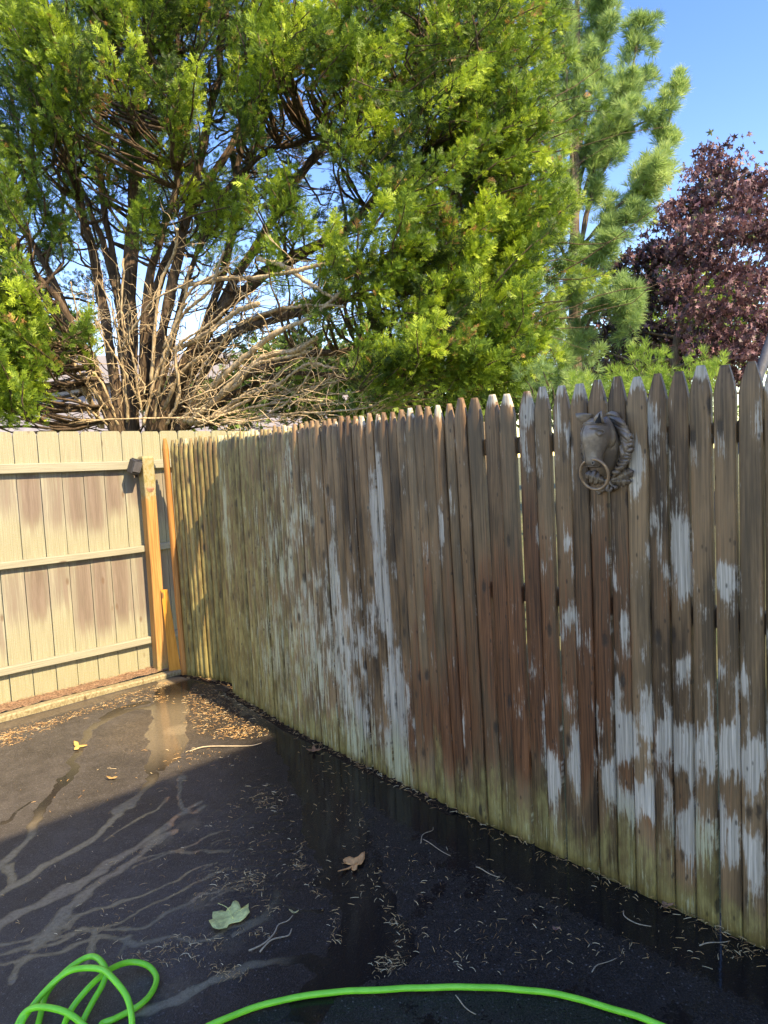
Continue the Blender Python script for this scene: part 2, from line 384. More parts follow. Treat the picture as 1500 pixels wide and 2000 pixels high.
STREAMS = [([(665, 60), (650, 180), (640, 300), (625, 390)], .22, .09), ([(560, 150), (480, 170), (420, 200)], .10, .05),   # centre line on the enlargement, width in metres at both ends
    ([(600, 165), (480, 185), (350, 250), (300, 340), (270, 420), (200, 505), (150, 590), (120, 660), (60, 730), (0, 790)], .055, .045),
    ([(640, 60), (615, 170), (600, 320), (600, 420), (580, 480), (500, 540), (420, 610), (360, 670), (250, 740), (100, 830), (-60, 930)], .05, .05),
    ([(720, 60), (690, 200), (690, 330), (640, 400)], .13, .05),
    ([(650, 520), (560, 585), (470, 650), (400, 690)], .02, .015),
    ([(780, 530), (690, 600), (590, 670), (480, 740), (380, 810), (280, 860), (150, 940), (-40, 1030)], .03, .06),
    ([(690, 640), (620, 670), (520, 760), (400, 830), (330, 900)], .05, .03),
    ([(800, 540), (740, 570), (690, 470), (700, 430)], .02, .04),
    ([(860, 640), (760, 690), (640, 730), (560, 750), (470, 800), (330, 860)], .02, .02),
    ([(900, 712), (800, 714), (700, 718), (600, 760), (520, 790)], .02, .014),
    ([(850, 765), (760, 800), (650, 860), (500, 910), (330, 980), (220, 1040), (60, 1070), (-40, 1085)], .02, .03),
    ([(900, 795), (780, 850), (700, 890), (600, 940), (500, 990), (400, 1020), (200, 1060), (-30, 1150)], .015, .02),
    ([(960, 850), (800, 890), (720, 940), (620, 990), (520, 1020), (340, 1030), (180, 1090), (-30, 1140)], .018, .025),
    ([(1000, 1010), (820, 1060), (700, 1070), (560, 1080), (440, 1060), (350, 1070), (250, 1110), (120, 1150), (-20, 1185)], .03, .02),
    ([(330, 880), (290, 930), (250, 1000), (170, 1070), (140, 1110)], .07, .04),
    ([(370, 1030), (360, 1090), (340, 1150), (300, 1220)], .04, .02),
    ([(120, 1150), (60, 1190), (30, 1250)], .03, .02),
    ([(490, 1050), (500, 1100), (480, 1120)], .02, .01),
    ([(60, 770), (20, 850), (0, 900)], .05, .04),
    ([(1280, 1150), (1100, 1165), (950, 1190), (820, 1230), (700, 1290), (560, 1340)], .03, .05),
    ([(1090, 900), (1060, 960), (1010, 1010), (930, 1070)], .035, .03),
    ([(1260, 960), (1180, 955), (1100, 930)], .02, .02),
    ([(100, 540), (60, 590), (0, 615)], .015, .02),
]
for k in range(15):
    y0 = 400 + k * 34; x0 = 1080 + min(k, 9) * 11; xe = 900 - 26 * (k % 4) - (60 if k > 8 else 0)
    STREAMS.append(([(x0, y0), (x0 - 90, y0 + 14), (xe + 60, y0 + 40), (xe, y0 + 72)], .012, .008))
wet = np.zeros(len(GP)); 
for pts, w0, w1 in STREAMS:
    q = spline(c4(pts), 4 * len(pts)); n = len(q)
    for i in range(n - 1):
        d, tt = seg_dist(WP, q[i], q[i + 1]); w = .95 * (w0 + (w1 - w0) * i / n)
        wet = np.maximum(wet, sm(d, w * .5 + .014, w * .5 - .014))
POOL = c4([(700, 40), (800, 60), (1050, 280), (1120, 420), (1170, 560), (1190, 700), (1230, 830), (1270, 900), (1310, 960), (1320, 1090), (1270, 1140), (1180, 1165),
           (1250, 1200), (1120, 1290), (1060, 1400), (1250, 1420), (1330, 1300), (1500, 1230), (1640, 1130), (1560, 960), (1500, 850), (1440, 720), (1420, 600), (1430, 500),
           (1800, 650), (2300, 860), (2900, 1130), (3300, 1250), (1500, 410), (900, 110)])
dp = poly_dist(GP + warp * 1.2, POOL)
wet = np.maximum(wet, sm(dp, -.015, .02))
# distance to picket fence: the strip beside it never dries
df = np.full(len(GP), 9.0)
for i in range(len(PL) - 1): df = np.minimum(df, seg_dist(GP, PL[i], PL[i + 1])[0])
wet = np.maximum(wet, sm(df, .42, .12) * sm(GP[:, 0], -.9, -.4))
right = sm(GP[:, 0] * .75 + GP[:, 1] * .2, .05, .40)
speck = right * .95
wet = np.maximum(wet, right * (.34 + .22 * sm(.45 * vnoise(GP, 4, 8) + .55 * vnoise(WP, 15, 9), .35, .65)))
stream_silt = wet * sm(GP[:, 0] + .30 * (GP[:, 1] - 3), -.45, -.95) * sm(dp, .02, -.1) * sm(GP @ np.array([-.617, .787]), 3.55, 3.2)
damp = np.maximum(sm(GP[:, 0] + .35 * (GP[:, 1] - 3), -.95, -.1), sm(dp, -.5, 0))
warm_sheen = np.maximum(sm(np.hypot(*(GP - gnd(330, 1420)[:2]).T), .75, .2), 0)  # tan painted around the corner in place of a warm reflection
silt_and_sheen = np.maximum(np.maximum(sm(df, .10, .02) * sm(GP[:, 0], -.4, -1.0), .6 * warm_sheen), stream_silt)
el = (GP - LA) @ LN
silt_and_sheen = np.maximum(silt_and_sheen, sm(np.abs(el - .32), .12, .03) * .8)
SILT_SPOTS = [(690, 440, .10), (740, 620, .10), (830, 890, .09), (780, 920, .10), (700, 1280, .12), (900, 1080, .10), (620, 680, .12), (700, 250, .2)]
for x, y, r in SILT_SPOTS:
    silt_and_sheen = np.maximum(silt_and_sheen, sm(np.hypot(*(GP - c4([(x, y)])[0]).T), r, r * .2) * .9)
relief = (vnoise(GP, 3, 20) - .5) * .004
idx = np.arange(NX * NY).reshape(NY, NX)
Q = np.stack([idx[:-1, :-1], idx[:-1, 1:], idx[1:, 1:], idx[1:, :-1]], -1).reshape(-1, 4)
# the pavement stops under the two fences
ce = GP[Q].mean(1)
keep = ((ce - LA) @ LN > .14)
a_ = PL[:-1]; 
keepf = np.zeros(len(ce), bool); best = np.full(len(ce), 9.0)
for i in range(len(PL) - 1):
    e = PL[i + 1] - PL[i]; e = e / np.hypot(*e); nrm = np.array([e[1], -e[0]])
    d, _ = seg_dist(ce, PL[i], PL[i + 1]); side = (ce - PL[i]) @ nrm
    u = d < best; keepf[u] = side[u] > -.06; best[u] = d[u]
Q = Q[keep & keepf]
used = np.unique(Q); remap = np.zeros(len(GP), int); remap[used] = np.arange(len(used))
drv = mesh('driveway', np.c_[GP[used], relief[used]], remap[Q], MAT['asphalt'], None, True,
           dict(wet=wet[used], speck=speck[used], damp=damp[used], silt_and_sheen=silt_and_sheen[used]))
tag(drv, kind='structure')
far_drv = mesh('driveway_apron', [(-9, -7, -.006), (3.4, -7, -.006), (3.4, 1.004, -.006), (-9, 1.004, -.006), (-9, 4.2, -.006), (-3.29, 4.2, -.006), (-3.29, 1.0, -.006)],
               [(0, 1, 2, 3), (3, 6, 5, 4)], MAT['asphalt']); tag(far_drv, kind='structure')

# ------------------------------------------------------------------ stockade picket fence
WEAR = [(1400, 1440, 170, 60, .50), (1390, 1590, 150, 50, .45), (1330, 1100, 160, 40, .25), (1350, 1270, 170, 40, .3), (600, 1250, 130, 200, .35), (540, 1000, 40, 60, .55), (560, 900, 45, 40, .4), (448, 1020, 7, 130, .9), (600, 1000, 30, 80, .55), (560, 1085, 30, 75, .8), (520, 1080, 20, 100, .45),
        (550, 1260, 60, 120, .6), (620, 1250, 50, 150, .7), (680, 1260, 45, 170, .75), (700, 1400, 40, 80, .7), (745, 1000, 16, 110, 1.0), (757, 1180, 12, 80, .95),
        (785, 1430, 22, 150, 1.05), (730, 1180, 14, 80, .6), (660, 1130, 10, 120, .8), (910, 1400, 6, 60, .7), (870, 1060, 7, 60, .6), (840, 1080, 8, 60, .4), (1040, 830, 16, 36, .7),
        (1035, 920, 9, 60, .5), (1065, 1080, 9, 40, .6), (1125, 1215, 14, 36, .7), (1120, 1380, 14, 50, .5), (1083, 1510, 14, 60, .8), (1130, 1510, 10, 55, .9),
        (1118, 890, 12, 45, .8), (1100, 860, 10, 60, .5), (1246, 880, 10, 60, .7), (1290, 1050, 20, 60, .65), (1285, 860, 18, 60, .55), (1310, 900, 12, 60, .45), (1332, 1030, 22, 52, .95), (1345, 1105, 15, 40, .9),
        (1422, 1108, 22, 28, .95), (1115, 1090, 10, 30, .5), (1200, 1110, 20, 30, .45), (1225, 1210, 10, 40, .5), (1300, 1270, 22, 30, .6), (1340, 1275, 14, 26, .65), (1380, 1280, 18, 24, .5), (1415, 1280, 14, 24, .6),
        (1460, 1290, 13, 40, .85), (1215, 1330, 18, 40, .55), (1230, 1405, 30, 50, .9), (1270, 1400, 18, 50, .75), (1310, 1430, 24, 46, 1.0), (1360, 1445, 22, 50, 1.0),
        (1392, 1455, 14, 44, .8), (1420, 1450, 18, 46, 1.0), (1470, 1470, 22, 50, 1.0), (1490, 1450, 20, 50, .9), (1200, 1530, 18, 46, .9), (1240, 1550, 18, 40, .65), (1275, 1540, 18, 44, .8),
        (1310, 1560, 18, 50, .9), (1355, 1600, 22, 40, 1.1), (1392, 1600, 16, 36, .9), (1440, 1620, 14, 44, .8), (1476, 1660, 20, 46, 1.15), (1350, 1740, 10, 26, .6), (1180, 1450, 16, 60, .4)]
RED = [(1100, 1150, 260, 220, .55), (850, 1150, 110, 220, .4), (1300, 1500, 160, 90, .5), (1000, 1250, 130, 250, .9), (900, 1380, 110, 160, .9), (1150, 1300, 60, 200, .8), (830, 1400, 40, 150, .6), (1060, 1400, 60, 150, .8), (1000, 900, 120, 200, .35), (1350, 1250, 150, 200, .35)]
def regions(L):
    out = []
    for x, y, rx, ry, s in L:
        u, z = fence_uz(x, y); u2, _ = fence_uz(x + rx, y); _, z2 = fence_uz(x, y - ry); out.append((u, z, abs(u2 - u), abs(z2 - z), s))
    return out
WEAR_UZ, RED_UZ = regions(WEAR), regions(RED)
def field(R, u, z, soft=1.0):
    f = np.zeros_like(u)
    for a, b, c, d, s in R:
        r2 = ((u - a) / c) ** 2 + ((z - b) / d) ** 2
        f = np.maximum(f, s * np.exp(-r2 * .8 * soft))
    return f
fence = thing('picket_fence', (*PL[0], 0), 'long weathered brown stockade fence of pointed pickets with pale peeling patches', 'fence')
def picket(u, w, H, bulge, thick, yoff, yaw, lean, gap_wob, tipw, mat, u_label=None):
    xs = np.linspace(-.5, .5, 7)
    zz = np.r_[np.linspace(0, H - .085, 33), H - .055, H - .028, H - .010, H]
    V = []; A = []; UVs = []
    ph = random.random() * 6
    for z in zz:
        t = max(0.0, (z - (H - .085)) / .085)
        ws = w * (1 - (1 - tipw) * t ** 1.25)
        cx = gap_wob * math.sin(z * 2.3 + ph) + lean * z
        th = thick * (1 - .35 * t)
        for x in xs: V.append((cx + x * ws, -th - bulge * (1 - (2 * x) ** 2) * (1 - .4 * t), z))
        for x in (.5, -.5): V.append((cx + x * ws, 0, z))
    k = 9; n = len(zz); i, j = np.meshgrid(np.arange(n - 1), np.arange(k), indexing='ij')
    Fq = np.stack([i * k + j, i * k + (j + 1) % k, (i + 1) * k + (j + 1) % k, (i + 1) * k + j], -1).reshape(-1, 4)
    Fc = [tuple(q) for q in Fq] + [tuple(reversed(range(k))), tuple(range((n - 1) * k, n * k))]
    V = np.array(V); uu = u + V[:, 0]; z = V[:, 2]
    wear = field(WEAR_UZ, uu, z + random.gauss(0, .05)) * (.75 + .5 * random.random()) * (uu > .66) * (.74 + .26 * sm(uu, 2.0, 2.9))
    wear = np.maximum(wear, .50 * sm(z, H - .07, H - .02) * (random.random() > .5))
    wear += (.10 + .07 * sm(uu, 3.1, 3.5)) * (uu > .66)
    red = field(RED_UZ, uu, z + random.gauss(0, .10)) * random.uniform(.65, 1.25)
    green_left = sm(uu, 2.9 + DU, .8 + DU)
    base = sm(z, .58 - .36 * random.random(), .02) * random.uniform(.75, 1.1)
    alg = np.maximum(green_left * (.70 + .28 * sm(z, .9, .1)), base * .95)
    nail = np.zeros(len(V))
    p, e = fence_pt(u)
    o = mesh('picket', V, Fc, mat, fence, False, dict(wear=wear, red=red * (1 - .6 * base), alg=alg, nail=nail), np.c_[uu, z])
    me = o.data
    for pl in me.polygons[:-2]:
        if (pl.index % k) < 6: pl.use_smooth = True
    o.location = (p[0] - PL[0][0], p[1] - PL[0][1], -.004); o.rotation_euler = (0, 0, math.atan2(e[1], e[0]) + yaw)
    q = Vector((0, yoff, 0)); q.rotate(o.rotation_euler); o.location += q
    if u_label: o['label'] = u_label
    return o
us = []
u = .022
while u < .61: us.append((u, .0500, 0)); u += .0502
u = .680 + DU
while u < 2.995 + DU:
    s = float(np.clip(rng.normal(.0590, .0035), .051, .068)); us.append((u, s, 1)); u += s
for v in (3.035, 3.104, 3.182, 3.251, 3.334, 3.404, 3.481, 3.552, 3.622, 3.692, 3.764, 3.835, 3.902, 3.972, 4.046, 4.114): us.append((v + DU, .0725, 2))
u = 4.187 + DU
while u < 5.72 + DU: us.append((u, .0725, 2)); u += .0730
for i, (u, s, pnl) in enumerate(us):
    ln = -.026 * math.exp(-((u - 2.75 - DU) / 1.0) ** 2) - (.01 if pnl == 0 else 0)
    if pnl == 2: ln *= max(0, 1 - (u - 3.0 - DU) / .6)
    if i == 0:
        picket(u, .048, 1.815, .010, .016, -.012, 0.25, -.018, .0, .42, MAT['orange_picket'], 'orange stained end picket of the fence')
        continue
    if pnl == 2:
        gap = random.choice([.002, .005, .0065, .008, .009]) if u > 3.4 + DU else random.choice([.0005, .0015, .003])
        nxt = us[i + 1][0] if i + 1 < len(us) else u + s
        wd = min(s, (nxt - us[i - 1][0]) / 2 if i else s) - gap
        picket(u, wd, 1.802 + random.uniform(-.005, .005), .005, .017, random.uniform(-.003, .003), random.uniform(-.05, .05), ln + random.uniform(-.002, .002), .0012, .34 + random.uniform(-.06, .06), MAT['picket'])
    else:
        picket(u, s - random.choice([-.001, .0005, .001, .002]), (1.792 if pnl else 1.806) + random.uniform(-.008, .008), .012, .014, random.uniform(-.005, .005), random.uniform(-.10, .10),
               ln + random.uniform(-.002, .002), .0012, .30 + random.uniform(-.06, .06), MAT['picket'])
RAILM = plain('fence_rail_wood', (.16, .12, .08), .8)
for a, b in ((0.03, .60), (PLL[2] + .01, 2.99 + DU), (3.01 + DU, 5.65 + DU)):
    for z in (.32, .98, 1.56):
        pts = [x for x in PLL if a < x < b]
        mb = MB(); seq = [a] + pts + [b]
        for p0, p1 in zip(seq[:-1], seq[1:]):
            A, _ = fence_pt(p0 + 1e-4); B, _ = fence_pt(p1 - 1e-4); e = (B - A) / np.hypot(*(B - A)); nn = np.array([-e[1], e[0]])
            A0 = A + nn * .008 - PL[0]; B0 = B + nn * .008 - PL[0]; A1 = A0 + nn * .04; B1 = B0 + nn * .04
            V = [(*q, zz) for zz in (z, z + .065) for q in (A0, B0, B1, A1)]
            mb.add(V, [(0, 3, 2, 1), (4, 5, 6, 7), (0, 1, 5, 4), (1, 2, 6, 5), (2, 3, 7, 6), (3, 0, 4, 7)])
        mb.build('rail', RAILM, fence)
for u in (PLL[2] + .03, 3.005 + DU):
    p, e = fence_pt(u); nn = np.array([-e[1], e[0]]); c = p + nn * .10 - PL[0]
    V, Fc = box(-.045, .045, -.045, .045, -.02, 1.70, .005)
    o = MB().add(V, Fc).build('post', RAILM, fence); o.location = (*c, 0); o.rotation_euler = (0, 0, math.atan2(e[1], e[0]))

# ------------------------------------------------------------------ board fence on the left
LROT = math.atan2(LE[1], LE[0])
bf = thing('board_fence', (*LA, 0), 'pale sunlit fence of wide flat boards on three horizontal rails', 'fence', LROT)
edges = [-2.33, -2.18, -2.03, -1.88, -1.73, -1.58, -1.43, -1.27, -1.125, -.975, -.82, -.675, -.525, -.375, -.225, -.075, .075, .223, .376, .522, .670, .821, .971, 1.130, 1.276, 1.43, 1.58, 1.73, 1.88, 2.03, 2.18]
for a, b in zip(edges[:-1], edges[1:]):
    g = .0018 + .0015 * random.random(); w = b - a - g * 2; H = 1.882 + random.uniform(-.004, .004); th = .017
    xs = np.linspace(-w / 2, w / 2, 7); zz = np.r_[np.linspace(.012, H - .03, 26), H - .012, H]
    V = []
    cup = random.uniform(-.002, .003); yo = random.uniform(-.002, .002)
    for z in zz:
        t = max(0, (z - (H - .03)) / .03); k = 1 - .20 * t ** 2
        for x in xs: V.append((x * k, yo - cup * (1 - (2 * x / w) ** 2), z))
        for x in (w / 2, -w / 2): V.append((x * k, th, z))
    k = 9; n = len(zz); i, j = np.meshgrid(np.arange(n - 1), np.arange(k), indexing='ij')
    Fq = np.stack([i * k + j, i * k + (j + 1) % k, (i + 1) * k + (j + 1) % k, (i + 1) * k + j], -1).reshape(-1, 4)
    Fc = [tuple(q) for q in Fq] + [tuple(reversed(range(k))), tuple(range((n - 1) * k, n * k))]
    V = np.array(V); z = V[:, 2]; xx = V[:, 0] / w
    f1, f2 = random.uniform(.20, .52), random.uniform(1.00, 1.22)
    mid = np.maximum(sm(z, f1, f1 + .22) * sm(z, .99, .95), sm(z, f2, f2 + .22) * sm(z, 1.63, 1.59))
    edgef = sm(np.abs(xx + random.uniform(-.15, .15)), .55, .15)
    stain = mid * (.44 + .46 * edgef) * random.uniform(.65, 1.25) + .25 * (sm(z, 1.62, 1.7) * sm(z, 1.88, 1.74)) * random.random()
    alg = np.clip((1 - mid) * .7 + sm(z, .3, 0) * .5 + (a > 1.1) * .35, 0, 1)
    o = mesh('board', V, Fc, MAT['board'], bf, False, dict(stain=stain, alg=alg), np.c_[(a + b) / 2 + V[:, 0], z])
    o.location = ((a + b) / 2, 0, 0)
for z0, z1 in ((.243, .297), (.955, 1.006), (1.592, 1.66)):
    xs = np.linspace(-2.3, 1.62, 30); V = []
    for x in xs:
        s = .003 * math.sin(x * 3.1 + z0 * 9)
        for y, z in ((-.041, z0 + s + .003), (-.044, z0 + s + .006), (-.044, z1 + s - .005), (-.040, z1 + s), (-.0035, z1 + s), (-.0035, z0 + s)): V.append((x, y, z))
    k = 6; n = len(xs); i, j = np.meshgrid(np.arange(n - 1), np.arange(k), indexing='ij')
    Fq = np.stack([i * k + j, (i + 1) * k + j, (i + 1) * k + (j + 1) % k, i * k + (j + 1) % k], -1).reshape(-1, 4)
    V = np.array(V); Fc = [tuple(q) for q in Fq] + [tuple(range(k)), tuple(reversed(range((n - 1) * k, n * k)))]
    mesh('rail', V, Fc, MAT['board'], bf, False, dict(stain=np.full(len(V), .12), alg=np.full(len(V), .2)), np.c_[V[:, 2] - V[:, 1] * .7, V[:, 0]])
# corner post (in front of the rails)
pc = 1.108; V = []
zz = [0, .4, .8, 1.2, 1.42, 1.46, 1.55, 1.675, 1.69]
for z in zz:
    h = .043 if z < 1.45 else .045
    b = .006; off = .004 * math.sin(z * 2)
    if z == 1.69: h -= .006
    for x, y in ((-h + b, -h), (h - b, -h), (h, -h + b), (h, h - b), (h - b, h), (-h + b, h), (-h, h - b), (-h, -h + b)): V.append((x + off, y, z))
k = 8; n = len(zz); Fc = []
for i in range(n - 1):
    for j in range(k): Fc.append((i * k + j, i * k + (j + 1) % k, (i + 1) * k + (j + 1) % k, (i + 1) * k + j))
Fc += [tuple(reversed(range(k))), tuple(range((n - 1) * k, n * k))]
o = mesh('post', V, Fc, MAT['post'], bf); o.location = (pc, -.092, -.005); o['label'] = 'orange-tan corner post with a green weathered top'
# lapped knot scar near the post top
sv = []; 
for a in np.linspace(0, TAU, 14, endpoint=False): sv.append((.030 * math.cos(a) * (1 + .2 * math.sin(3 * a)), -.0455, 1.44 + .022 * math.sin(a)))
sv.append((.004, -.053, 1.445))
kn = mesh('knot', np.array(sv), [(i, (i + 1) % 14, 14) for i in range(14)], plain('knot_wood', (.30, .15, .09), .8), o)

# solar lamp on the post
LBL = plain('lamp_black_plastic', (.028, .028, .031), .45, .2, 60)
lp = LA + LE * (pc - .095) - (-LN) * .10
lamp = thing('solar_lamp', (*(LA + LE * (pc - .105) + LN * .125), 1.61), 'small black solar lamp clipped to the left side of the corner post', 'lamp', LROT + .25)
V, Fc = box(-.040, .040, -.032, .032, -.055, .055, .008)
hs = MB().add(V, Fc).build('housing', LBL, lamp); hs.rotation_euler = (.30, .18, 0)
V, Fc = box(-.033, .033, -.0375, -.0325, -.035, .045, .002)
ln_ = MB().add(V, Fc).build('lens', plain('lamp_lens', (.10, .10, .11), .2, .1), hs)
V, Fc = box(-.030, .030, -.024, .024, .0555, .060, .001)
MB().add(V, Fc).build('solar_panel', plain('solar_cell', (.012, .014, .03), .15, .1), hs)
V, Fc = tube(spline([(.01, .02, -.03), (.03, .03, -.07), (.055, .045, -.06), (.075, .045, -.02)], 12), .011, 8)
MB().add(V, Fc).build('bracket', LBL, lamp)

# leaning orange offcut
b0, b1 = gnd(332, 1319), gnd(354, 1316)
base = (b0 + b1) / 2
lb = thing('leaning_board', (base[0], base[1], 0), 'short bright orange board leaning against the foot of the corner post', 'board', math.atan2((b1 - b0)[1], (b1 - b0)[0]))
V = []
for z, x0, x1 in ((0.0, -.045, .045), (.32, -.050, .016), (.66, -.062, -.014)):
    for y in (-.009, .009): V += [(x0, y + z * .06, z), (x1, y + z * .06, z)]
Fc = []
for r in range(2):
    q = r * 4
    Fc += [(q, q + 1, q + 5, q + 4), (q + 2, q + 6, q + 7, q + 3), (q, q + 4, q + 6, q + 2), (q + 1, q + 3, q + 7, q + 5)]
Fc += [(0, 2, 3, 1), (8, 9, 11, 10)]
mesh('plank', V, Fc, MAT['orange'], lb)

# timber edging and the mulch strip behind it
tm = thing('timber_edging', (*LA, 0), 'low mossy timber edging between the mulch strip and the wet asphalt', 'edging', LROT)
for a, b in ((-2.35, -.35), (-.345, 1.30)):
    xs = np.linspace(a, b, 24); V = []
    for x in xs:
        dz = .004 * math.sin(x * 5) ; dy = .004 * math.sin(x * 3.3)
        for y, z in ((-.235, -.02), (-.237, .028), (-.228, .037), (-.168, .038), (-.160, .030), (-.160, -.02)): V.append((x, y + dy, z + dz))
    k = 6; n = len(xs); i, j = np.meshgrid(np.arange(n - 1), np.arange(k), indexing='ij')
    Fq = np.stack([i * k + j, i * k + (j + 1) % k, (i + 1) * k + (j + 1) % k, (i + 1) * k + j], -1).reshape(-1, 4)
    Fc = [tuple(reversed(q)) for q in Fq] + [tuple(range(k)), tuple(reversed(range((n - 1) * k, n * k)))]
    mesh('timber', np.array(V), Fc, MAT['edging'], tm)
MU = NT('red_mulch'); mo = MU.obj(); mn = MU.noise(mo, 90, 5, .7)
MU.set(col=MU.mix(MU.ramp(mn, .35, .65), (.12, .065, .038), (.33, .205, .125)), rough=.9, normal=MU.bump(mn, .9, .012))
def strip(name, pts, nrm, w0, w1, z, amp, mat, res=.02, kind='stuff', prof=None):
    L = np.r_[0, np.cumsum(np.hypot(*np.diff(pts, axis=0).T))]; n = int(L[-1] / res); m = max(4, int(abs(w1 - w0) / (res * .7)))
    V = []
    for i in range(n + 1):
        s = L[-1] * i / n; k = min(np.searchsorted(L, s, side='right') - 1, len(pts) - 2); f = (s - L[k]) / (L[k + 1] - L[k])
        p = pts[k] + (pts[k + 1] - pts[k]) * f; nn = nrm[k] if f < .5 or k + 1 >= len(nrm) else nrm[k]
        for j in range(m + 1):
            q = p + nn * (w0 + (w1 - w0) * j / m); nz = mnoise.noise(Vector((q[0] * 25, q[1] * 25, 3.3))) + .5 * mnoise.noise(Vector((q[0] * 70, q[1] * 70, 9)))
            h = prof(j / m) if prof else 1
            V.append((q[0], q[1], z * h + amp * nz * max(h, .3)))
    Fc = [(i * (m + 1) + j, i * (m + 1) + j + 1, (i + 1) * (m + 1) + j + 1, (i + 1) * (m + 1) + j) for i in range(n) for j in range(m)]
    o = mesh(name, V, np.array(Fc), mat, None, True); return tag(o, None, None, None, kind)
mu = strip('mulch', np.array([LA - LE * 2.35, LA + LE * 1.40]), [LN], -.02, .170, .046, .011, MU.m)
tag(mu, 'reddish bark mulch between board fence and timber edging', 'mulch')
DB = NT('dark_debris'); do = DB.obj(); dn = DB.noise(do, 120, 5, .7)
DB.set(spec=.1, col=DB.mix(DB.ramp(dn, .4, .7), (.010, .008, .006), (.085, .05, .030)), rough=.95, normal=DB.bump(dn, .9, .01))
nr = []
for i in range(len(PL) - 1):
    e = PL[i + 1] - PL[i]; e /= np.hypot(*e); nr.append(np.array([e[1], -e[0]]))
dbr = strip('debris', PL[:5], nr, -.0, .075, .008, .006, DB.m, prof=lambda f: 1 - f ** 1.5 * 1.25)
tag(dbr, 'dark damp strip of leaf debris along the foot of the picket fence', 'debris')

# ------------------------------------------------------------------ house behind the camera (casts the shade)
P0, P1 = np.array([2.767, .241]), np.array([1.747, -.751]); HD = (P0 - P1) / np.hypot(*(P0 - P1)); HN = np.array([-HD[1], HD[0]])
hs_ = thing('house', (*P0, 0), 'house with pale siding behind the viewer whose roof shades the yard', 'house', math.atan2(HD[1], HD[0]))
SID = plain('pale_siding', (.72, .69, .62), .7)
mb = MB(); V, Fc = box(-2.5, 2.2, -7, -.45, 0, 4.90); mb.add(V, Fc)
mb.build('wall', SID, hs_)
mb = MB(); mb.add([(-2.8, 0, 5.0), (2.6, 0, 5.0), (2.6, -3.7, 6.9), (-2.8, -3.7, 6.9), (2.6, -7.4, 5.0), (-2.8, -7.4, 5.0),
                   (-2.8, 0, 4.92), (2.6, 0, 4.92), (2.6, -7.4, 4.92), (-2.8, -7.4, 4.92)],
                  [(0, 1, 2, 3), (3, 2, 4, 5), (0, 6, 7, 1), (5, 4, 8, 9), (6, 9, 8, 7), (1, 7, 8, 4, 2), (0, 3, 5, 9, 6)])
mb.build('roof', plain('roof_shingle', (.08, .075, .07), .9), hs_)

# ------------------------------------------------------------------ foliage builders
def quad_template(segs):
    """segs: list of (base, tip, half width, normal tilt) -> flat kite-shaped scales"""
    V = []; Fc = []
    for b, t, w, tl in segs:
        b = np.array(b, float); t = np.array(t, float); d = t - b; L = np.linalg.norm(d); d /= L
        s = np.cross(d, [0, 0, 1.0]); s /= np.linalg.norm(s) + 1e-9; up = np.array([0, 0, tl * w])
        m = b + d * L * .45; i = len(V)
        V += [b, m + s * w + up, t, m - s * w - up * .3]; Fc.append((i, i + 1, i + 2, i + 3))
    return np.array(V), np.array(Fc)
def scatter(name, temps, pos, dirs, scale, tint, mat, parent, roll=None, kind=None):
    N = len(pos); D = dirs / (np.linalg.norm(dirs, axis=1)[:, None] + 1e-9)
    r = rng.normal(size=(N, 3)) if roll is None else roll
    X = np.cross(D, r); X /= np.linalg.norm(X, axis=1)[:, None] + 1e-9; Z = np.cross(X, D)
    which = rng.integers(0, len(temps), N); VV = []; FF = []; TT = []; base = 0
    for k, (tv, tf) in enumerate(temps):
        m = np.where(which == k)[0]
        if not len(m): continue
        P = pos[m][:, None] + scale[m][:, None, None] * (tv[None, :, 0:1] * X[m][:, None] + tv[None, :, 1:2] * D[m][:, None] + tv[None, :, 2:3] * Z[m][:, None])
        nv = len(tv); VV.append(P.reshape(-1, 3)); TT.append(np.repeat(tint[m], nv))
        FF.append((tf[None] + (base + np.arange(len(m)) * nv)[:, None, None]).reshape(-1, tf.shape[1])); base += len(m) * nv
    return mesh(name, np.vstack(VV), np.vstack(FF), mat, parent, False, dict(tint=np.concatenate(TT)))
def sprig(seed, n=4):
    r = random.Random(seed); segs = [((0, 0, 0), (0, .55, .02), .035, .4), ((0, .45, .02), (0, 1.0, -.03), .04, .4)]
    for k in range(n):
        y = .12 + .72 * k / n
        for s in (-1, 1):
            L = (.46 - .26 * k / n) * r.uniform(.8, 1.25); a = r.uniform(.55, .9)
            t = (s * L * math.sin(a), y + L * math.cos(a), r.uniform(-.10, .06)); segs.append(((0, y, 0), t, r.uniform(.034, .052), r.uniform(-.6, .8)))
    return quad_template(segs)
SPRIGS = [sprig(i) for i in range(4)]
def tuft(seed, n=16):
    r = random.Random(seed); segs = []
    for k in range(n):
        a = r.uniform(0, TAU); sp = r.uniform(.15, .95); L = r.uniform(.7, 1.1)
        d = Vector((math.cos(a) * sp, 1.0 - .35 * sp, math.sin(a) * sp)).normalized() * L
        b = Vector((0, r.uniform(0, .25), 0)); segs.append((b, b + d, .022, r.uniform(-1, 1)))
    return quad_template(segs)
TUFTS = [tuft(i) for i in range(4)]
def maple_leaf_template(seed):
    r = random.Random(seed); V = [(0, 0, 0)]
    for a, L in ((-2.2, .35), (-1.75, .62), (-1.2, .34), (-.85, .85), (-.4, .45), (0, 1.0), (.4, .45), (.85, .85), (1.2, .34), (1.75, .62), (2.2, .35)):
        V.append((math.sin(a) * L * .8, math.cos(a) * L * .9, r.uniform(-.12, .12)))
    return np.array(V), np.array([(0, i + 1, i, 0)[:3] for i in range(1, 11)])
LEAVES = [maple_leaf_template(i) for i in range(3)]
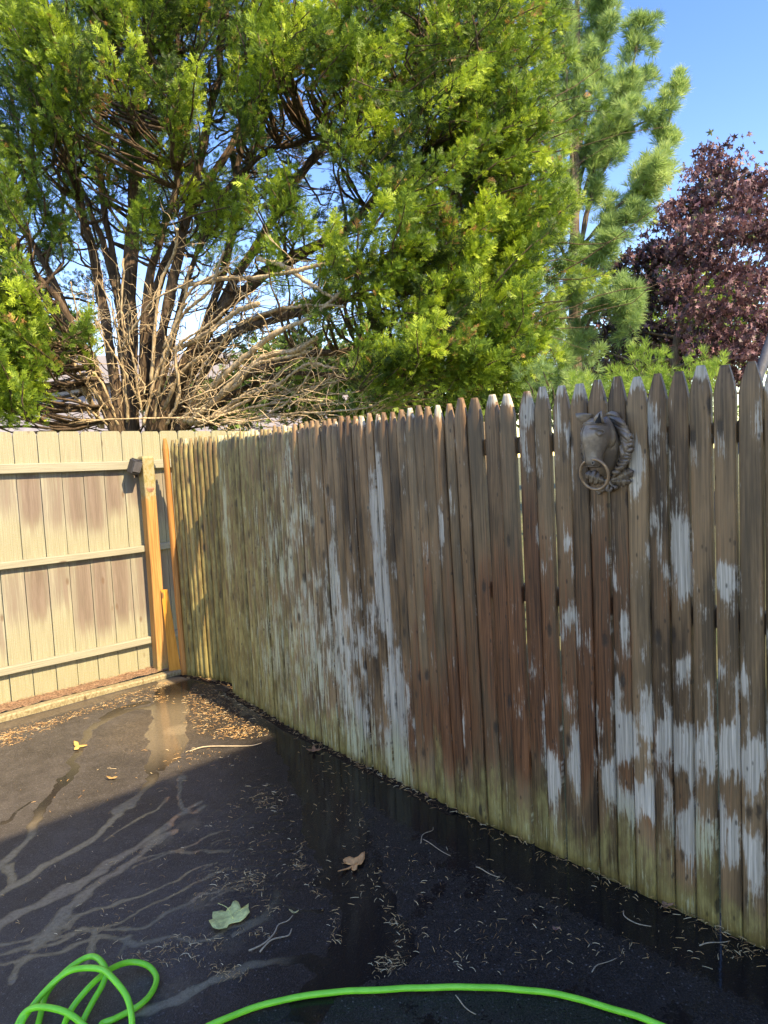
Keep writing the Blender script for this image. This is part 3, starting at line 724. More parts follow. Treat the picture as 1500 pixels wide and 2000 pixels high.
def bough(P, D, L, n, spread, droop=.0, up=.25):
    """sprig positions and directions around a leafy bough"""
    D = D / np.linalg.norm(D); t = rng.random(n) ** .75
    c = P + D * (t * L)[:, None]; rad = rng.normal(size=(n, 3)); rad -= (rad @ D)[:, None] * D; rad /= np.linalg.norm(rad, axis=1)[:, None] + 1e-9
    rr = spread * (1.05 - .75 * t) * rng.random(n) ** .6
    pos = c + rad * rr[:, None]; pos[:, 2] -= droop * rr
    d = D * .8 + rad * .75 + rng.normal(size=(n, 3)) * .28; d[:, 2] += up
    return pos, d
def limb(pts, r0, r1, n=None, jit=.03, k=7):
    P = spline(pts, n or 5 * len(pts)); m = len(P)
    P = P + np.array([[mnoise.noise(Vector((p[0] * 3, p[1] * 3, p[2] * 3 + s * 9))) for s in range(3)] for p in P]) * jit * np.linspace(0, 1, m)[:, None]
    return P, np.linspace(r0, r1, m) * (1 + .12 * rng.normal(size=m))
def pxl(pts, y0, y1): 
    n = len(pts); return np.array([at(x, y, y0 + (y1 - y0) * i / (n - 1)) for i, (x, y) in enumerate(pts)])

# ------------------------------------------------------------------ big juniper behind the corner
JB = at(270, 840, 8.6); JB[2] = -.05
jun = thing('juniper_tree', tuple(JB), 'huge multi-stemmed juniper with dead lower branches behind the fence corner', 'tree')
LIMBS = [  # traced limbs: pixels, start and end distance, radii
    ([(262, 1000), (256, 840), (252, 600), (268, 300), (292, 0), (300, -420)], 8.6, 8.9, .17, .05),
    ([(290, 900), (318, 640), (380, 360), (432, 100), (470, -260)], 8.5, 8.3, .10, .04),
    ([(245, 900), (205, 620), (150, 350), (108, 130), (60, -160)], 8.6, 8.8, .10, .04),
    ([(300, 880), (350, 730), (450, 590), (560, 512), (690, 435), (800, 330), (900, 190)], 8.5, 8.0, .12, .045),
    ([(300, 880), (420, 620), (520, 450), (620, 300), (800, 130), (900, -60)], 8.7, 9.2, .09, .035),
    ([(240, 890), (130, 610), (40, 430), (-80, 290)], 8.6, 8.4, .08, .03),
    ([(235, 900), (190, 730), (95, 560), (0, 480)], 8.4, 7.8, .07, .025),
    ([(310, 900), (400, 690), (600, 605), (850, 560), (1020, 470)], 8.6, 8.2, .09, .03),
    ([(310, 900), (410, 770), (620, 690), (850, 680), (1030, 640)], 8.5, 8.0, .08, .025),
    ([(280, 800), (320, 520), (510, 190), (620, 20), (700, -160)], 8.8, 9.4, .09, .03),
    ([(250, 800), (230, 560), (190, 300), (200, 60), (180, -200)], 8.8, 9.2, .08, .03),
    ([(275, 800), (290, 560), (350, 330), (350, 100), (380, -200)], 8.4, 8.0, .07, .03),
    ([(330, 800), (440, 520), (470, 300), (560, 120), (580, -100)], 8.7, 8.9, .07, .025),
    ([(240, 880), (160, 690), (60, 560), (-60, 560)], 8.7, 9.2, .06, .02),
    ([(320, 860), (520, 740), (700, 740), (900, 760)], 8.7, 8.4, .06, .02),
    ([(320, 860), (470, 640), (700, 560), (820, 420), (980, 300)], 8.8, 9.2, .07, .02),
    ([(270, 850), (210, 500), (90, 250), (-20, 120)], 8.7, 9.3, .06, .02),
    ([(300, 800), (400, 450), (520, 300), (700, 240), (880, 90)], 8.6, 8.2, .06, .02)]
bark_twigs = MB(); skel = []
for pts, y0, y1, r0, r1 in LIMBS:
    P, R = limb(pxl(pts, y0, y1), r0 * .76, r1 * .8, jit=.10, k=8); V, Fc = tube(P - JB, R, 8)
    mesh('trunk' if r0 > .15 else 'limb', V, Fc, MAT['bark'], jun, True); skel += [(p, r) for p, r in zip(P, R)]
SK = np.array([p for p, _ in skel])
BOUGHS = []    # position, direction, length, sprigs, spread, brightness
def add_blob(px, py, rx, ry, Y0, Y1, n, L=.56, ns=112, sp=.125, hang=0.0, tint=0.0):
    for _ in range(n):
        a = random.uniform(0, TAU); q = math.sqrt(random.random())
        P = at(px + rx * q * math.cos(a), py + ry * q * math.sin(a), random.uniform(Y0, Y1))
        out = P - np.array([JB[0], JB[1], P[2] - 1.0 + .4 * random.random()]); out /= np.linalg.norm(out)
        D = out * .7 + np.array([random.gauss(0, .45), random.gauss(-.25, .35), .45 + random.gauss(0, .35) - hang])
        BOUGHS.append((P, D, L * random.uniform(.7, 1.35), int(ns * random.uniform(.7, 1.3)), sp * random.uniform(.8, 1.25), tint))
# left crown: separate sunlit clumps with sky and stems between them
for b in [(40, 130, 60, 50, 7.4, 8.0, 12), (120, 110, 60, 45, 7.4, 8.0, 12), (110, 230, 70, 50, 7.3, 7.9, 12), (30, 280, 50, 60, 7.6, 8.4, 9), (165, 190, 45, 60, 7.2, 7.8, 9),
          (235, 215, 28, 40, 7.2, 7.5, 5), (350, 245, 32, 30, 7.2, 7.5, 5), (20, 450, 36, 60, 7.2, 8.0, 9), (30, 550, 40, 40, 7.2, 7.8, 6), (60, 640, 60, 40, 6.7, 7.2, 12), (45, 720, 70, 55, 6.6, 7.2, 16),
          (105, 700, 30, 60, 6.7, 7.1, 6), (50, 815, 24, 22, 6.4, 6.7, 3), (185, 725, 10, 14, 7.4, 7.6, 1), (500, 60, 40, 80, 7.3, 8.0, 12), (495, 180, 34, 60, 7.3, 7.8, 8), (480, 260, 36, 40, 7.2, 7.8, 6),
          (250, 470, 55, 30, 7.7, 8.4, 5), (200, 130, 60, 60, 7.6, 8.4, 7), (270, 180, 50, 60, 7.8, 8.6, 5), (370, 90, 60, 60, 7.6, 8.4, 7), (400, 280, 50, 50, 7.8, 8.6, 4), (90, 320, 60, 40, 7.6, 8.4, 6), (200, 300, 50, 40, 8.0, 8.8, 4), (440, 440, 50, 40, 7.8, 8.6, 4), (120, 470, 40, 40, 7.8, 8.6, 4), (330, 330, 50, 40, 7.8, 8.6, 4), (240, 380, 50, 40, 7.8, 8.8, 4), (470, 520, 50, 30, 7.8, 8.6, 4), (380, 470, 50, 40, 8.2, 9.0, 4), (150, 240, 50, 40, 7.4, 8.2, 5), (330, 40, 60, 40, 7.4, 8.2, 7), (55, 790, 60, 34, 6.5, 7.0, 9), (20, 830, 30, 24, 6.4, 6.8, 4), (10, 740, 40, 50, 6.8, 7.4, 6), (150, 60, 60, 40, 7.6, 8.4, 7), (230, 60, 50, 40, 7.5, 8.2, 6), (290, 70, 45, 40, 7.4, 8.2, 7), (330, 150, 60, 40, 7.8, 8.6, 4),
          (415, 170, 40, 45, 7.6, 8.4, 5), (530, 400, 40, 40, 7.2, 7.9, 7), (560, 470, 36, 30, 7.2, 7.7, 5), (640, 270, 60, 40, 7.2, 8.2, 8), (50, 380, 60, 40, 7.8, 8.8, 4),
          (170, 400, 50, 40, 8.2, 9.0, 3), (300, 420, 50, 60, 8.2, 9.0, 4)]: add_blob(*b)
for b in [(90, 20, 140, 60, 8.4, 9.8, 16), (300, -20, 180, 60, 8.2, 9.6, 22), (160, 330, 140, 80, 9.2, 10.2, 8), (60, 620, 70, 90, 8.8, 9.8, 8), (340, 330, 90, 90, 9.2, 10.4, 6),
          (560, 620, 100, 80, 9.6, 10.6, 6), (60, 760, 60, 50, 8.6, 9.6, 5), (440, 330, 60, 80, 9.2, 10.4, 5), (540, 300, 60, 80, 9.0, 10.4, 6), (300, 100, 140, 90, 8.0, 9.2, 16), (430, 60, 80, 80, 8.0, 9.4, 12), (380, 220, 70, 50, 8.2, 9.2, 6), (420, 400, 60, 60, 8.2, 9.2, 5), (230, 560, 60, 40, 9.0, 10, 4), (100, 480, 70, 50, 9.0, 10, 6), (450, 650, 90, 50, 9.2, 10.2, 5), (120, 380, 130, 110, 9.4, 10.8, 14), (260, 320, 130, 130, 9.6, 11, 16), (420, 300, 120, 120, 9.6, 11, 14), (350, 520, 120, 60, 9.6, 10.8, 7), (250, -190, 330, 130, 8.0, 10, 26), (750, -190, 330, 130, 7.8, 10, 26), (500, -400, 420, 110, 8.2, 10, 26), (200, 200, 120, 90, 9.2, 10.6, 10), (300, 420, 150, 120, 10, 11.4, 16), (480, 420, 110, 120, 10, 11.4, 12), (90, 500, 90, 90, 9.8, 11, 9), (480, 150, 100, 120, 9.4, 11, 12)]: add_blob(*b, .6, 84, .2, .2, -.22)  # rear boughs tinted darker to paint the shade deep in the crown
# right crown: dense
for b in [(620, 120, 90, 60, 7.2, 8.6, 16), (560, 130, 50, 30, 7.0, 7.6, 8), (640, 150, 90, 26, 6.9, 7.4, 14), (740, 60, 90, 60, 7.2, 8.8, 18), (760, 190, 80, 60, 7.2, 8.6, 15), (870, 80, 90, 80, 7.2, 8.8, 22), (926, 80, 70, 100, 7.2, 8.8, 24),
          (948, 200, 50, 90, 7.2, 8.6, 20), (900, 230, 80, 70, 7.0, 8.4, 20), (978, 330, 46, 70, 7.2, 8.4, 18), (926, 350, 70, 60, 7.0, 8.4, 18), (840, 330, 70, 60, 7.2, 8.6, 13), (700, 330, 60, 40, 7.1, 8.0, 9),
          (740, 400, 50, 40, 7.0, 7.6, 8), (780, 470, 30, 60, 6.8, 7.2, 9), (900, 450, 80, 60, 7.0, 8.4, 18), (958, 440, 60, 60, 7.0, 8.4, 18), (740, 520, 50, 36, 6.7, 7.1, 11), (700, 590, 40, 40, 6.8, 7.3, 8),
          (820, 560, 60, 50, 6.8, 7.6, 14), (896, 560, 70, 60, 6.8, 8.0, 18), (978, 550, 46, 60, 7.0, 8.2, 15), (880, 660, 60, 50, 6.6, 7.2, 14), (946, 650, 70, 60, 6.7, 7.8, 17), (800, 650, 50, 36, 6.8, 7.4, 8),
          (720, 750, 40, 40, 6.4, 6.8, 9), (780, 735, 50, 32, 6.4, 6.8, 9), (870, 735, 60, 40, 6.4, 7.0, 13), (926, 740, 60, 40, 6.5, 7.2, 13), (968, 730, 40, 50, 6.6, 7.4, 11),
          (620, 560, 30, 30, 7.2, 7.6, 4), (560, 590, 30, 24, 7.3, 7.7, 3), (660, 640, 30, 26, 7.1, 7.5, 3), (1008, 470, 30, 50, 7.2, 8.2, 9)]: add_blob(*b, hang=.15)
for b in [(850, 200, 240, 200, 8.8, 10.2, 45), (900, 520, 180, 200, 8.6, 10.0, 36), (820, -60, 260, 60, 7.4, 9.6, 46), (680, 250, 110, 160, 8.8, 10.2, 18), (760, 640, 110, 100, 8.6, 10, 14)]: add_blob(*b, .62, 95, .2, .5, -.22)  # deep boughs here carry the same painted-in shade tint
PS, DS, SS, TS = [], [], [], []
for P, D, L, n, sp, tn in BOUGHS:
    p, d = bough(P, D, L, n, sp, droop=.6, up=.12)
    PS.append(p); DS.append(d); SS.append(rng.uniform(.06, .135, len(p)))
    b = random.gauss(.54, .27) + tn; tt = np.clip(b + rng.normal(0, .16, len(p)), 0, 1)
    tt = np.where(rng.random(len(p)) < (.012 if random.random() > .06 else .25), 1.4, tt); TS.append(tt)
    # twig that carries the bough
    j = np.argmin(((SK - P) ** 2).sum(1) + .4 * np.abs(SK[:, 2] - P[2] + .35)); A = SK[j]
    Dn = D / np.linalg.norm(D); mid = (A + P) / 2 + np.array([random.gauss(0, .06), random.gauss(0, .06), -.06])
    tp, tr = limb([A, mid, P, P + Dn * L * .9], .022, .005, 9, .10); V, Fc = tube(tp - JB, tr, 4); bark_twigs.add(V, Fc[:-2])
pos = np.vstack(PS) - JB
print('juniper sprigs', len(pos))
crown = scatter('crown', SPRIGS, pos, np.vstack(DS), np.concatenate(SS), np.concatenate(TS), MAT['juniper'], jun)
# thin living and dead interior branches
for k in range(650):
    a = SK[rng.integers(len(SK))]
    if a[2] < 1.5: continue
    out = a - np.array([JB[0], JB[1], a[2]]); out = out / (np.linalg.norm(out) + .2) + rng.normal(0, .5, 3); out[2] = abs(out[2]) * .6 + rng.normal(0, .3)
    L = rng.uniform(.5, 1.5); tp, tr = limb([a, a + out * L * .4 + rng.normal(0, .06, 3), a + out * L], rng.uniform(.005, .014), .003, 8, .2); V, Fc = tube(tp - JB, tr, 4); bark_twigs.add(V, Fc[:-2])
tg = bark_twigs.build('twig', MAT['bark'], jun, True); tag(tg, kind='stuff')
# dead, sun-bleached branches fanning out of the base (traced on an enlargement)
DEAD = [([(760, 800), (820, 720), (940, 610), (1060, 510), (1230, 425), (1350, 320)], 8.2, 6.9, .040, .022),
        ([(740, 850), (860, 745), (960, 650), (1060, 580), (1160, 570), (1240, 518)], 8.1, 7.0, .045, .020),
        ([(680, 570), (760, 530), (830, 490), (920, 420), (1015, 388)], 8.2, 7.2, .034, .026),
        ([(700, 320), (900, 285), (1000, 285), (1150, 260), (1400, 210)], 8.2, 7.0, .026, .020),
        ([(1005, 210), (1110, 240), (1210, 310), (1300, 362)], 7.6, 7.0, .030, .018),
        ([(930, 465), (1080, 410), (1200, 390), (1340, 395)], 7.9, 6.9, .022, .012),
        ([(800, 850), (960, 745), (1090, 700), (1200, 625), (1310, 640)], 8.0, 7.0, .030, .012),
        ([(760, 850), (1000, 790), (1150, 770), (1260, 762)], 7.9, 7.0, .018, .008),
        ([(860, 855), (1100, 822), (1240, 808), (1460, 790)], 7.7, 6.6, .014, .007),
        ([(720, 850), (770, 700), (790, 630), (770, 600)], 8.1, 7.6, .024, .014),
        ([(600, 850), (640, 640), (690, 480), (720, 350), (745, 240)], 8.2, 7.5, .022, .010),
        ([(500, 850), (480, 620), (440, 420), (380, 290)], 8.2, 7.5, .016, .006),
        ([(400, 870), (340, 740), (280, 640), (210, 545)], 8.2, 7.4, .030, .012),
        ([(390, 870), (300, 760), (220, 690)], 8.0, 7.3, .014, .006),
        ([(560, 850), (520, 600), (480, 470), (480, 205)], 8.2, 7.6, .015, .010),
        ([(590, 700), (620, 340), (680, 180), (690, 95)], 8.0, 7.5, .020, .016),
        ([(640, 560), (720, 420), (820, 330), (872, 178)], 8.0, 7.4, .022, .014),
        ([(660, 520), (740, 340), (850, 270), (890, 248)], 8.0, 7.5, .018, .012),
        ([(420, 800), (300, 640), (150, 420), (60, 255)], 8.0, 7.0, .020, .008),
        ([(540, 760), (470, 620), (380, 470), (360, 320)], 8.1, 7.5, .012, .006),
        ([(480, 560), (520, 480), (600, 380), (750, 290)], 7.9, 7.4, .013, .009),
        ([(760, 860), (900, 800), (1000, 740), (1160, 600), (1210, 575)], 8.0, 7.2, .022, .012),
        ([(820, 780), (930, 700), (1010, 620), (1200, 580)], 8.0, 7.2, .028, .016),
        ([(900, 860), (1080, 800), (1180, 700), (1260, 560)], 7.6, 6.9, .014, .006),
        ([(560, 860), (600, 700), (650, 560), (700, 420), (730, 380)], 8.0, 7.6, .020, .012),
        ([(460, 860), (400, 700), (310, 590), (300, 440), (280, 300)], 8.1, 7.6, .018, .007),
        ([(420, 860), (260, 720), (200, 640)], 7.9, 7.3, .016, .006),
        ([(860, 862), (700, 830), (300, 850), (220, 870)], 7.6, 7.4, .010, .006),
        ([(640, 800), (720, 640), (850, 560), (900, 480)], 8.1, 7.5, .024, .012),
        ([(650, 860), (700, 740), (690, 560), (820, 470), (880, 408)], 8.0, 7.5, .020, .012)]
dtw = MB()
def kink(a, d, L, r, depth=0):
    pts = [a]; p = np.array(a); d = d / np.linalg.norm(d)
    for s in range(random.randint(3, 5)):
        d = d + rng.normal(0, .24, 3); d /= np.linalg.norm(d); p = p + d * L / 4; pts.append(p)
    P = spline(pts, 3 * len(pts)); P = P + rng.normal(0, L * .006, P.shape); V, Fc = tube(P - JB, np.linspace(r, r * .35, len(P)) * rng.uniform(.8, 1.2, len(P)), 4); dtw.add(V, Fc)
    if depth < 1:
        for s in range(random.randint(1, 3)): kink(P[random.randint(3, len(P) - 2)], d + rng.normal(0, .8, 3), L * .5, r * .6, depth + 1)
for pts, y0, y1, r0, r1 in DEAD:
    W = pxl([(x / 2, y / 2 + 400) for x, y in pts], y0, y1)
    P, R = limb(W, r0, r1, 8 * len(pts), jit=.025); P = P + rng.normal(0, .0035, P.shape); R = R * rng.uniform(.85, 1.15, len(R)); V, Fc = tube(P - JB, R, 8); mesh('dead_branch', V, Fc, MAT['dead'], jun, True)
    T = np.gradient(P, axis=0)
    for s in range(int(5 + r0 * 120)):
        i = random.randint(3, len(P) - 3); d = T[i] / np.linalg.norm(T[i]) * .6 + rng.normal(0, .8, 3); d[1] -= .25
        kink(P[i], d, random.uniform(.14, .50), max(.0035, R[i] * .30))
for s in range(150):      # loose dead sticks in the fan
    px = random.uniform(150, 640); y = random.uniform(600, 830); A = at(px, y, random.uniform(7.3, 8.5)); c = at(280, 860, 8.3)
    kink(A, (A - c) * np.array([1, .5, 1]) + rng.normal(0, .35, 3), random.uniform(.2, .75), random.uniform(.004, .009))
for s in range(60):
    px = random.uniform(330, 740); y = random.uniform(755, 835); A = at(px, y, random.uniform(6.6, 8.0))
    kink(A, np.array([1, -.3, .2]) + rng.normal(0, .3, 3), random.uniform(.4, .9), random.uniform(.004, .010))
tag(dtw.build('dead_twig', MAT['dead'], jun, True), kind='stuff')

# ------------------------------------------------------------------ white pine
def pine_tree(name, Y, trunk_pts, branches, label, r0, mat, group=None, cat='tree', tsize=(.10, .16), dens=26, ground_z=-.03, spread=.16, sub=.5, clump=9):
    T = pxl(trunk_pts, Y, Y); B = T[0].copy(); B[2] = ground_z
    t = thing(name, tuple(B), label, cat, group=group)
    P, R = limb(np.vstack([B, T]), r0, r0 * .25, jit=.05); V, Fc = tube(P - B, R, 8); mesh('trunk', V, Fc, MAT['pine_bark'], t, True)
    PS, DS, SS, TS = [], [], [], []; mb = MB()
    for pts, y0, y1, r in branches:
        W = pxl(pts, y0, y1); Pb, Rb = limb(W, r, r * .25, 7 * len(pts), .08); V, Fc = tube(Pb - B, Rb, 6); mesh('branch', V, Fc, MAT['pine_bark'], t, True)
        Lb = np.linalg.norm(np.diff(Pb, axis=0), axis=1).sum(); Tg = np.gradient(Pb, axis=0)
        tn = random.gauss(.5, .15)
        for s in range(max(3, int(Lb * clump))):
            i = random.randint(int(len(Pb) * .22), len(Pb) - 1); d0 = Tg[i] / np.linalg.norm(Tg[i])
            side = d0 * .7 + rng.normal(0, .5, 3); side[2] += .25; side /= np.linalg.norm(side); L = random.uniform(.25, .9) * sub * (1.2 - .6 * i / len(Pb))
            q, d = bough(Pb[i], side, L + .1, dens, spread, up=.45)
            PS.append(q); DS.append(d); SS.append(rng.uniform(*tsize, len(q))); TS.append(np.clip(tn + rng.normal(0, .2, len(q)), 0, 1))
            tp = spline([Pb[i], Pb[i] + side * L * .5 + rng.normal(0, .02, 3), Pb[i] + side * L], 5); V, Fc = tube(tp - B, np.linspace(.010, .003, 5), 4); mb.add(V, Fc[:-2])
    pos = np.vstack(PS) - B
    scatter('crown', TUFTS, pos, np.vstack(DS), np.concatenate(SS), np.concatenate(TS), mat, t)
    tag(mb.build('twig', MAT['pine_bark'], t), kind='stuff'); print(name, len(pos)); return t
PB = [([(1122, 560), (1180, 470), (1250, 390), (1290, 300), (1318, 175)], 13, 12.6, .06), ([(1122, 430), (1170, 300), (1225, 180), (1252, 55)], 13, 13.2, .05),
      ([(1124, 330), (1150, 200), (1185, 60), (1190, -40)], 13, 12.8, .05), ([(1122, 500), (1190, 420), (1260, 360), (1285, 330)], 13, 12.2, .04),
      ([(1124, 260), (1150, 120), (1155, 0), (1150, -80)], 13, 13.4, .04), ([(1120, 600), (1150, 500), (1195, 455), (1235, 430)], 13, 12.4, .05),
      ([(1122, 470), (1140, 330), (1200, 230), (1262, 150)], 13, 13.6, .05), ([(1122, 640), (1150, 545), (1170, 510), (1190, 490)], 13, 12.3, .04),
      ([(1118, 300), (1085, 200), (1060, 60), (1050, -50)], 13, 12.6, .04), ([(1118, 420), (1080, 330), (1065, 240)], 13, 12.4, .04), ([(1118, 540), (1090, 470), (1070, 400)], 13, 12.4, .04),
      ([(1120, 660), (1100, 590), (1110, 540)], 13, 12.2, .03), ([(1122, 380), (1110, 230), (1105, 100), (1100, -20)], 13, 12.4, .04), ([(1122, 560), (1150, 400), (1180, 330), (1210, 260), (1230, 190)], 13, 13.0, .05),
      ([(1122, 690), (1145, 620), (1175, 595), (1210, 600), (1235, 645)], 12.8, 11.4, .05), ([(1122, 700), (1140, 650), (1175, 600), (1215, 580)], 12.8, 11.6, .04),
      ([(1120, 760), (1100, 710), (1085, 690)], 12.6, 11.8, .03), ([(1120, 760), (1110, 650), (1080, 620)], 12.8, 12.0, .03), ([(1122, 330), (1180, 270), (1230, 255), (1275, 225)], 13, 12.6, .04)]
pine_tree('white_pine', 13, [(1124, 780), (1122, 500), (1124, 200), (1130, -160)], PB, 'tall feathery blue-green pine between the juniper and the purple maple', .16, MAT['pine'], tsize=(.13, .21), dens=38, spread=.12, sub=.62, clump=8)
# young pines just beyond the picket fence
YP = [(1090, [([(1090, 860), (1070, 800), (1060, 755)], 6.0, 5.8), ([(1090, 860), (1100, 802), (1105, 735)], 6.0, 6.1), ([(1090, 860), (1130, 812), (1150, 755)], 6.0, 5.7), ([(1090, 860), (1050, 810), (1040, 785)], 6, 5.9)], 'loose pale green young pine showing at the left above the horse plaque', 'shrub'),
      (1215, [([(1215, 860), (1190, 812), (1170, 745)], 5.9, 5.7), ([(1215, 860), (1215, 812), (1205, 752)], 5.9, 5.6), ([(1215, 860), (1240, 802), (1250, 735)], 5.9, 5.8), ([(1215, 860), (1270, 812), (1285, 745)], 5.9, 5.6), ([(1215, 860), (1150, 810), (1130, 780)], 5.9, 5.5)], 'bright green young pine behind the pickets right of the horse plaque', 'shrub'),
      (1345, [([(1345, 860), (1320, 802), (1305, 738)], 5.8, 5.6), ([(1345, 860), (1350, 780), (1345, 722)], 5.8, 5.7), ([(1345, 860), (1380, 802), (1392, 728)], 5.8, 5.5), ([(1345, 860), (1400, 800), (1405, 755)], 5.8, 5.6), ([(1345, 860), (1290, 800), (1270, 765)], 5.8, 5.5)], 'bright green young pine under the purple maple at the right end', 'shrub')]
for i, (x, br, lab, cat) in enumerate(YP):
    Y = 5.9 - .08 * i
    pine_tree('young_pine', Y, [(x, 880), (x + 4, 800), (x + 2, 760)], [(p, a, b, .012) for p, a, b in br], lab, .035, MAT['shrub'] if i else MAT['pine'], 'young pines beyond the picket fence', 'shrub',
              tsize=(.05, .09), dens=26, spread=.10, sub=.42)

# ------------------------------------------------------------------ leafy trees
def leafy_tree(name, Y, trunk, blobs, label, r0, mat, nleaf, size, group=None, accent=0.0, tn=.5, limbs=9):
    T = pxl(trunk, Y, Y); B = T[0].copy(); B[2] = -.03
    t = thing(name, tuple(B), label, 'tree', group=group)
    P, R = limb(np.vstack([B, T]), r0, r0 * .2, jit=.1); V, Fc = tube(P - B, R, 8); mesh('trunk', V, Fc, MAT['pine_bark'], t, True)
    W = np.array([b[2] * b[3] for b in blobs], float) ** .85; W /= W.sum(); PS, DS, TS = [], [], []; mb = MB()
    for (px, py, rx, ry, dy, br), w in zip(blobs, W):
        c = at(px, py, Y + dy); sx, sz = rx / F_PX * Y, ry / F_PX * Y; sy = (sx + sz) * .5
        j = np.argmin(((P[2:] - c) ** 2).sum(1) + (P[2:, 2] > c[2] - .3) * 4) + 2
        tp, tr = limb([P[j], (P[j] + c) / 2 + rng.normal(0, .1, 3), c + np.array([0, 0, sz * .5])], r0 * .35, .015, 9, .15); V, Fc = tube(tp - B, tr, 5); mb.add(V, Fc[:-2])
        ncl = max(4, int(w * nleaf / 31))
        for _ in range(ncl):
            d = rng.normal(size=3); d /= np.linalg.norm(d); q = c + d * np.array([sx, sy, sz]) * (rng.random() ** .45)
            n = rng.integers(18, 44); pp = q + rng.normal(0, 1, (n, 3)) * np.array([.17, .17, .10]) * (size / .12)
            PS.append(pp); dd = rng.normal(0, .8, (n, 3)) + np.array([0, 0, -.35]) + (q - c) * .4; DS.append(dd)
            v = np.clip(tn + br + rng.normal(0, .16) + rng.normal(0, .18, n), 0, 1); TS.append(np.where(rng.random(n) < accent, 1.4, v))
    pos = np.vstack(PS) - B; n = len(pos); roll = rng.normal(0, .6, (n, 3)) + np.array([-.2, -.5, 1.0])
    Dn = np.vstack(DS); roll = np.cross(roll, Dn)
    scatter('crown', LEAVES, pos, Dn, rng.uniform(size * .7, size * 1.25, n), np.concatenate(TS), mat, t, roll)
    mesh_o = mb.build('limb', MAT['pine_bark'], t, True); print(name, n); return t
MAPLE = [(1405, 300, 34, 26, 0, .1), (1395, 345, 60, 34, 0, .1), (1450, 360, 40, 30, .5, .1), (1350, 390, 50, 34, 0, .05), (1420, 400, 70, 40, -.5, .1), (1490, 380, 34, 40, 0, .1), (1310, 440, 46, 40, 0, 0), (1380, 460, 70, 46, -.8, .1),  # last value shifts leaf tint, painted darker on the shaded left side
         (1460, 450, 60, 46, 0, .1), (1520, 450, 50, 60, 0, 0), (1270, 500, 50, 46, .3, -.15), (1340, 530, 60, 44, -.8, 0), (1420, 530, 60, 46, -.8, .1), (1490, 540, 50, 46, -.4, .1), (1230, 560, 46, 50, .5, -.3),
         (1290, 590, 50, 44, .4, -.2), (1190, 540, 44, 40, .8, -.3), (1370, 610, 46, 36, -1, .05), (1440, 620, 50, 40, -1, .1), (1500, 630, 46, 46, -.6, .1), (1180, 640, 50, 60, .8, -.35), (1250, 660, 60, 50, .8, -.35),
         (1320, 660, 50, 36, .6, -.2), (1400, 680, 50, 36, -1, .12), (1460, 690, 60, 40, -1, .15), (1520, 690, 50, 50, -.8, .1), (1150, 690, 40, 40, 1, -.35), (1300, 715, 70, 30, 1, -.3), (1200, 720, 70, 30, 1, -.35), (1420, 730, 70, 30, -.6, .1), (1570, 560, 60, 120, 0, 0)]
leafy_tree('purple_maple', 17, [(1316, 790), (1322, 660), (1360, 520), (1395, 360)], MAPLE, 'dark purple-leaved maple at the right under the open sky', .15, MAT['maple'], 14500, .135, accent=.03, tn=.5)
GB = [(1300, 540, 60, 60, 0, 0), (1370, 600, 60, 50, 0, .1), (1340, 650, 80, 60, 0, 0), (1260, 640, 60, 60, 0, 0), (1420, 560, 50, 60, 0, 0), (1440, 640, 60, 60, 0, 0), (1350, 720, 130, 40, 0, 0), (1180, 700, 90, 50, 0, -.1)]
leafy_tree('background_tree', 30, [(1345, 800), (1345, 650), (1345, 560)], GB, 'light green tree glimpsed through the purple maple', .2, MAT['green_leaf'], 7000, .26, group='trees far beyond the fences')
GL = [(690, 805, 110, 34, 0, -.1), (800, 800, 110, 36, 0, -.1), (930, 805, 110, 34, 0, 0), (900, 760, 110, 46, 0, -.1), (1050, 770, 100, 44, 0, 0), (1200, 780, 120, 40, 0, 0), (380, 790, 90, 40, 0, -.2), (480, 780, 110, 50, 0, -.2), (620, 760, 120, 60, 0, -.2), (700, 700, 90, 70, 0, -.25), (560, 700, 90, 50, 0, -.3), (780, 740, 90, 60, 0, -.2)]
leafy_tree('background_tree', 20, [(600, 860), (600, 760), (610, 700)], GL, 'dark tree low behind the dead branches of the juniper', .2, MAT['green_leaf'], 13000, .2, group='trees far beyond the fences', tn=.35)
GL2 = [(-60, 600, 110, 130, 0, 0), (40, 680, 80, 70, 0, -.2), (-20, 760, 100, 60, 0, -.1), (100, 640, 60, 50, 0, -.2)]
leafy_tree('background_tree', 18, [(-20, 860), (-20, 720), (-10, 620)], GL2, 'shaded tree far behind the left end of the board fence', .2, MAT['green_leaf'], 5000, .2, group='trees far beyond the fences', tn=.35)

# neighbouring house glimpsed between the juniper stems
nb0 = at(250, 900, 26); nbo = thing('neighbour_house', (nb0[0], nb0[1], 0), 'pale lavender-white house glimpsed low between the juniper stems', 'house', .12)
NW = NT('white_siding'); no = NW.obj(); sx = NW.node('ShaderNodeSeparateXYZ'); NW.put(sx.inputs[0], no)
NW.set(col=NW.mix(NW.ramp(NW.noise(no, 3, 3), .3, .7), (.26, .25, .30), (.34, .33, .38)), rough=.6)
V, Fc = box(-6.5, 9.5, 0, 7, 0, 5.0); MB().add(V, Fc).build('wall', NW.m, nbo)
mb = MB(); 
for k in range(28): V, Fc = box(-6.52, 9.52, -.02, 0.0, .2 + k * .165, .2 + k * .165 + .15); mb.add(V, Fc)
tag(mb.build('siding', NW.m, nbo), kind='stuff')
MB().add([(-7, -.5, 4.95), (10, -.5, 4.95), (10, 3.5, 6.6), (-7, 3.5, 6.6), (10, 7.5, 4.95), (-7, 7.5, 4.95)], [(0, 1, 2, 3), (3, 2, 4, 5), (0, 3, 5), (1, 4, 2)]).build('roof', plain('neighbour_roof', (.20, .19, .19), .9), nbo)
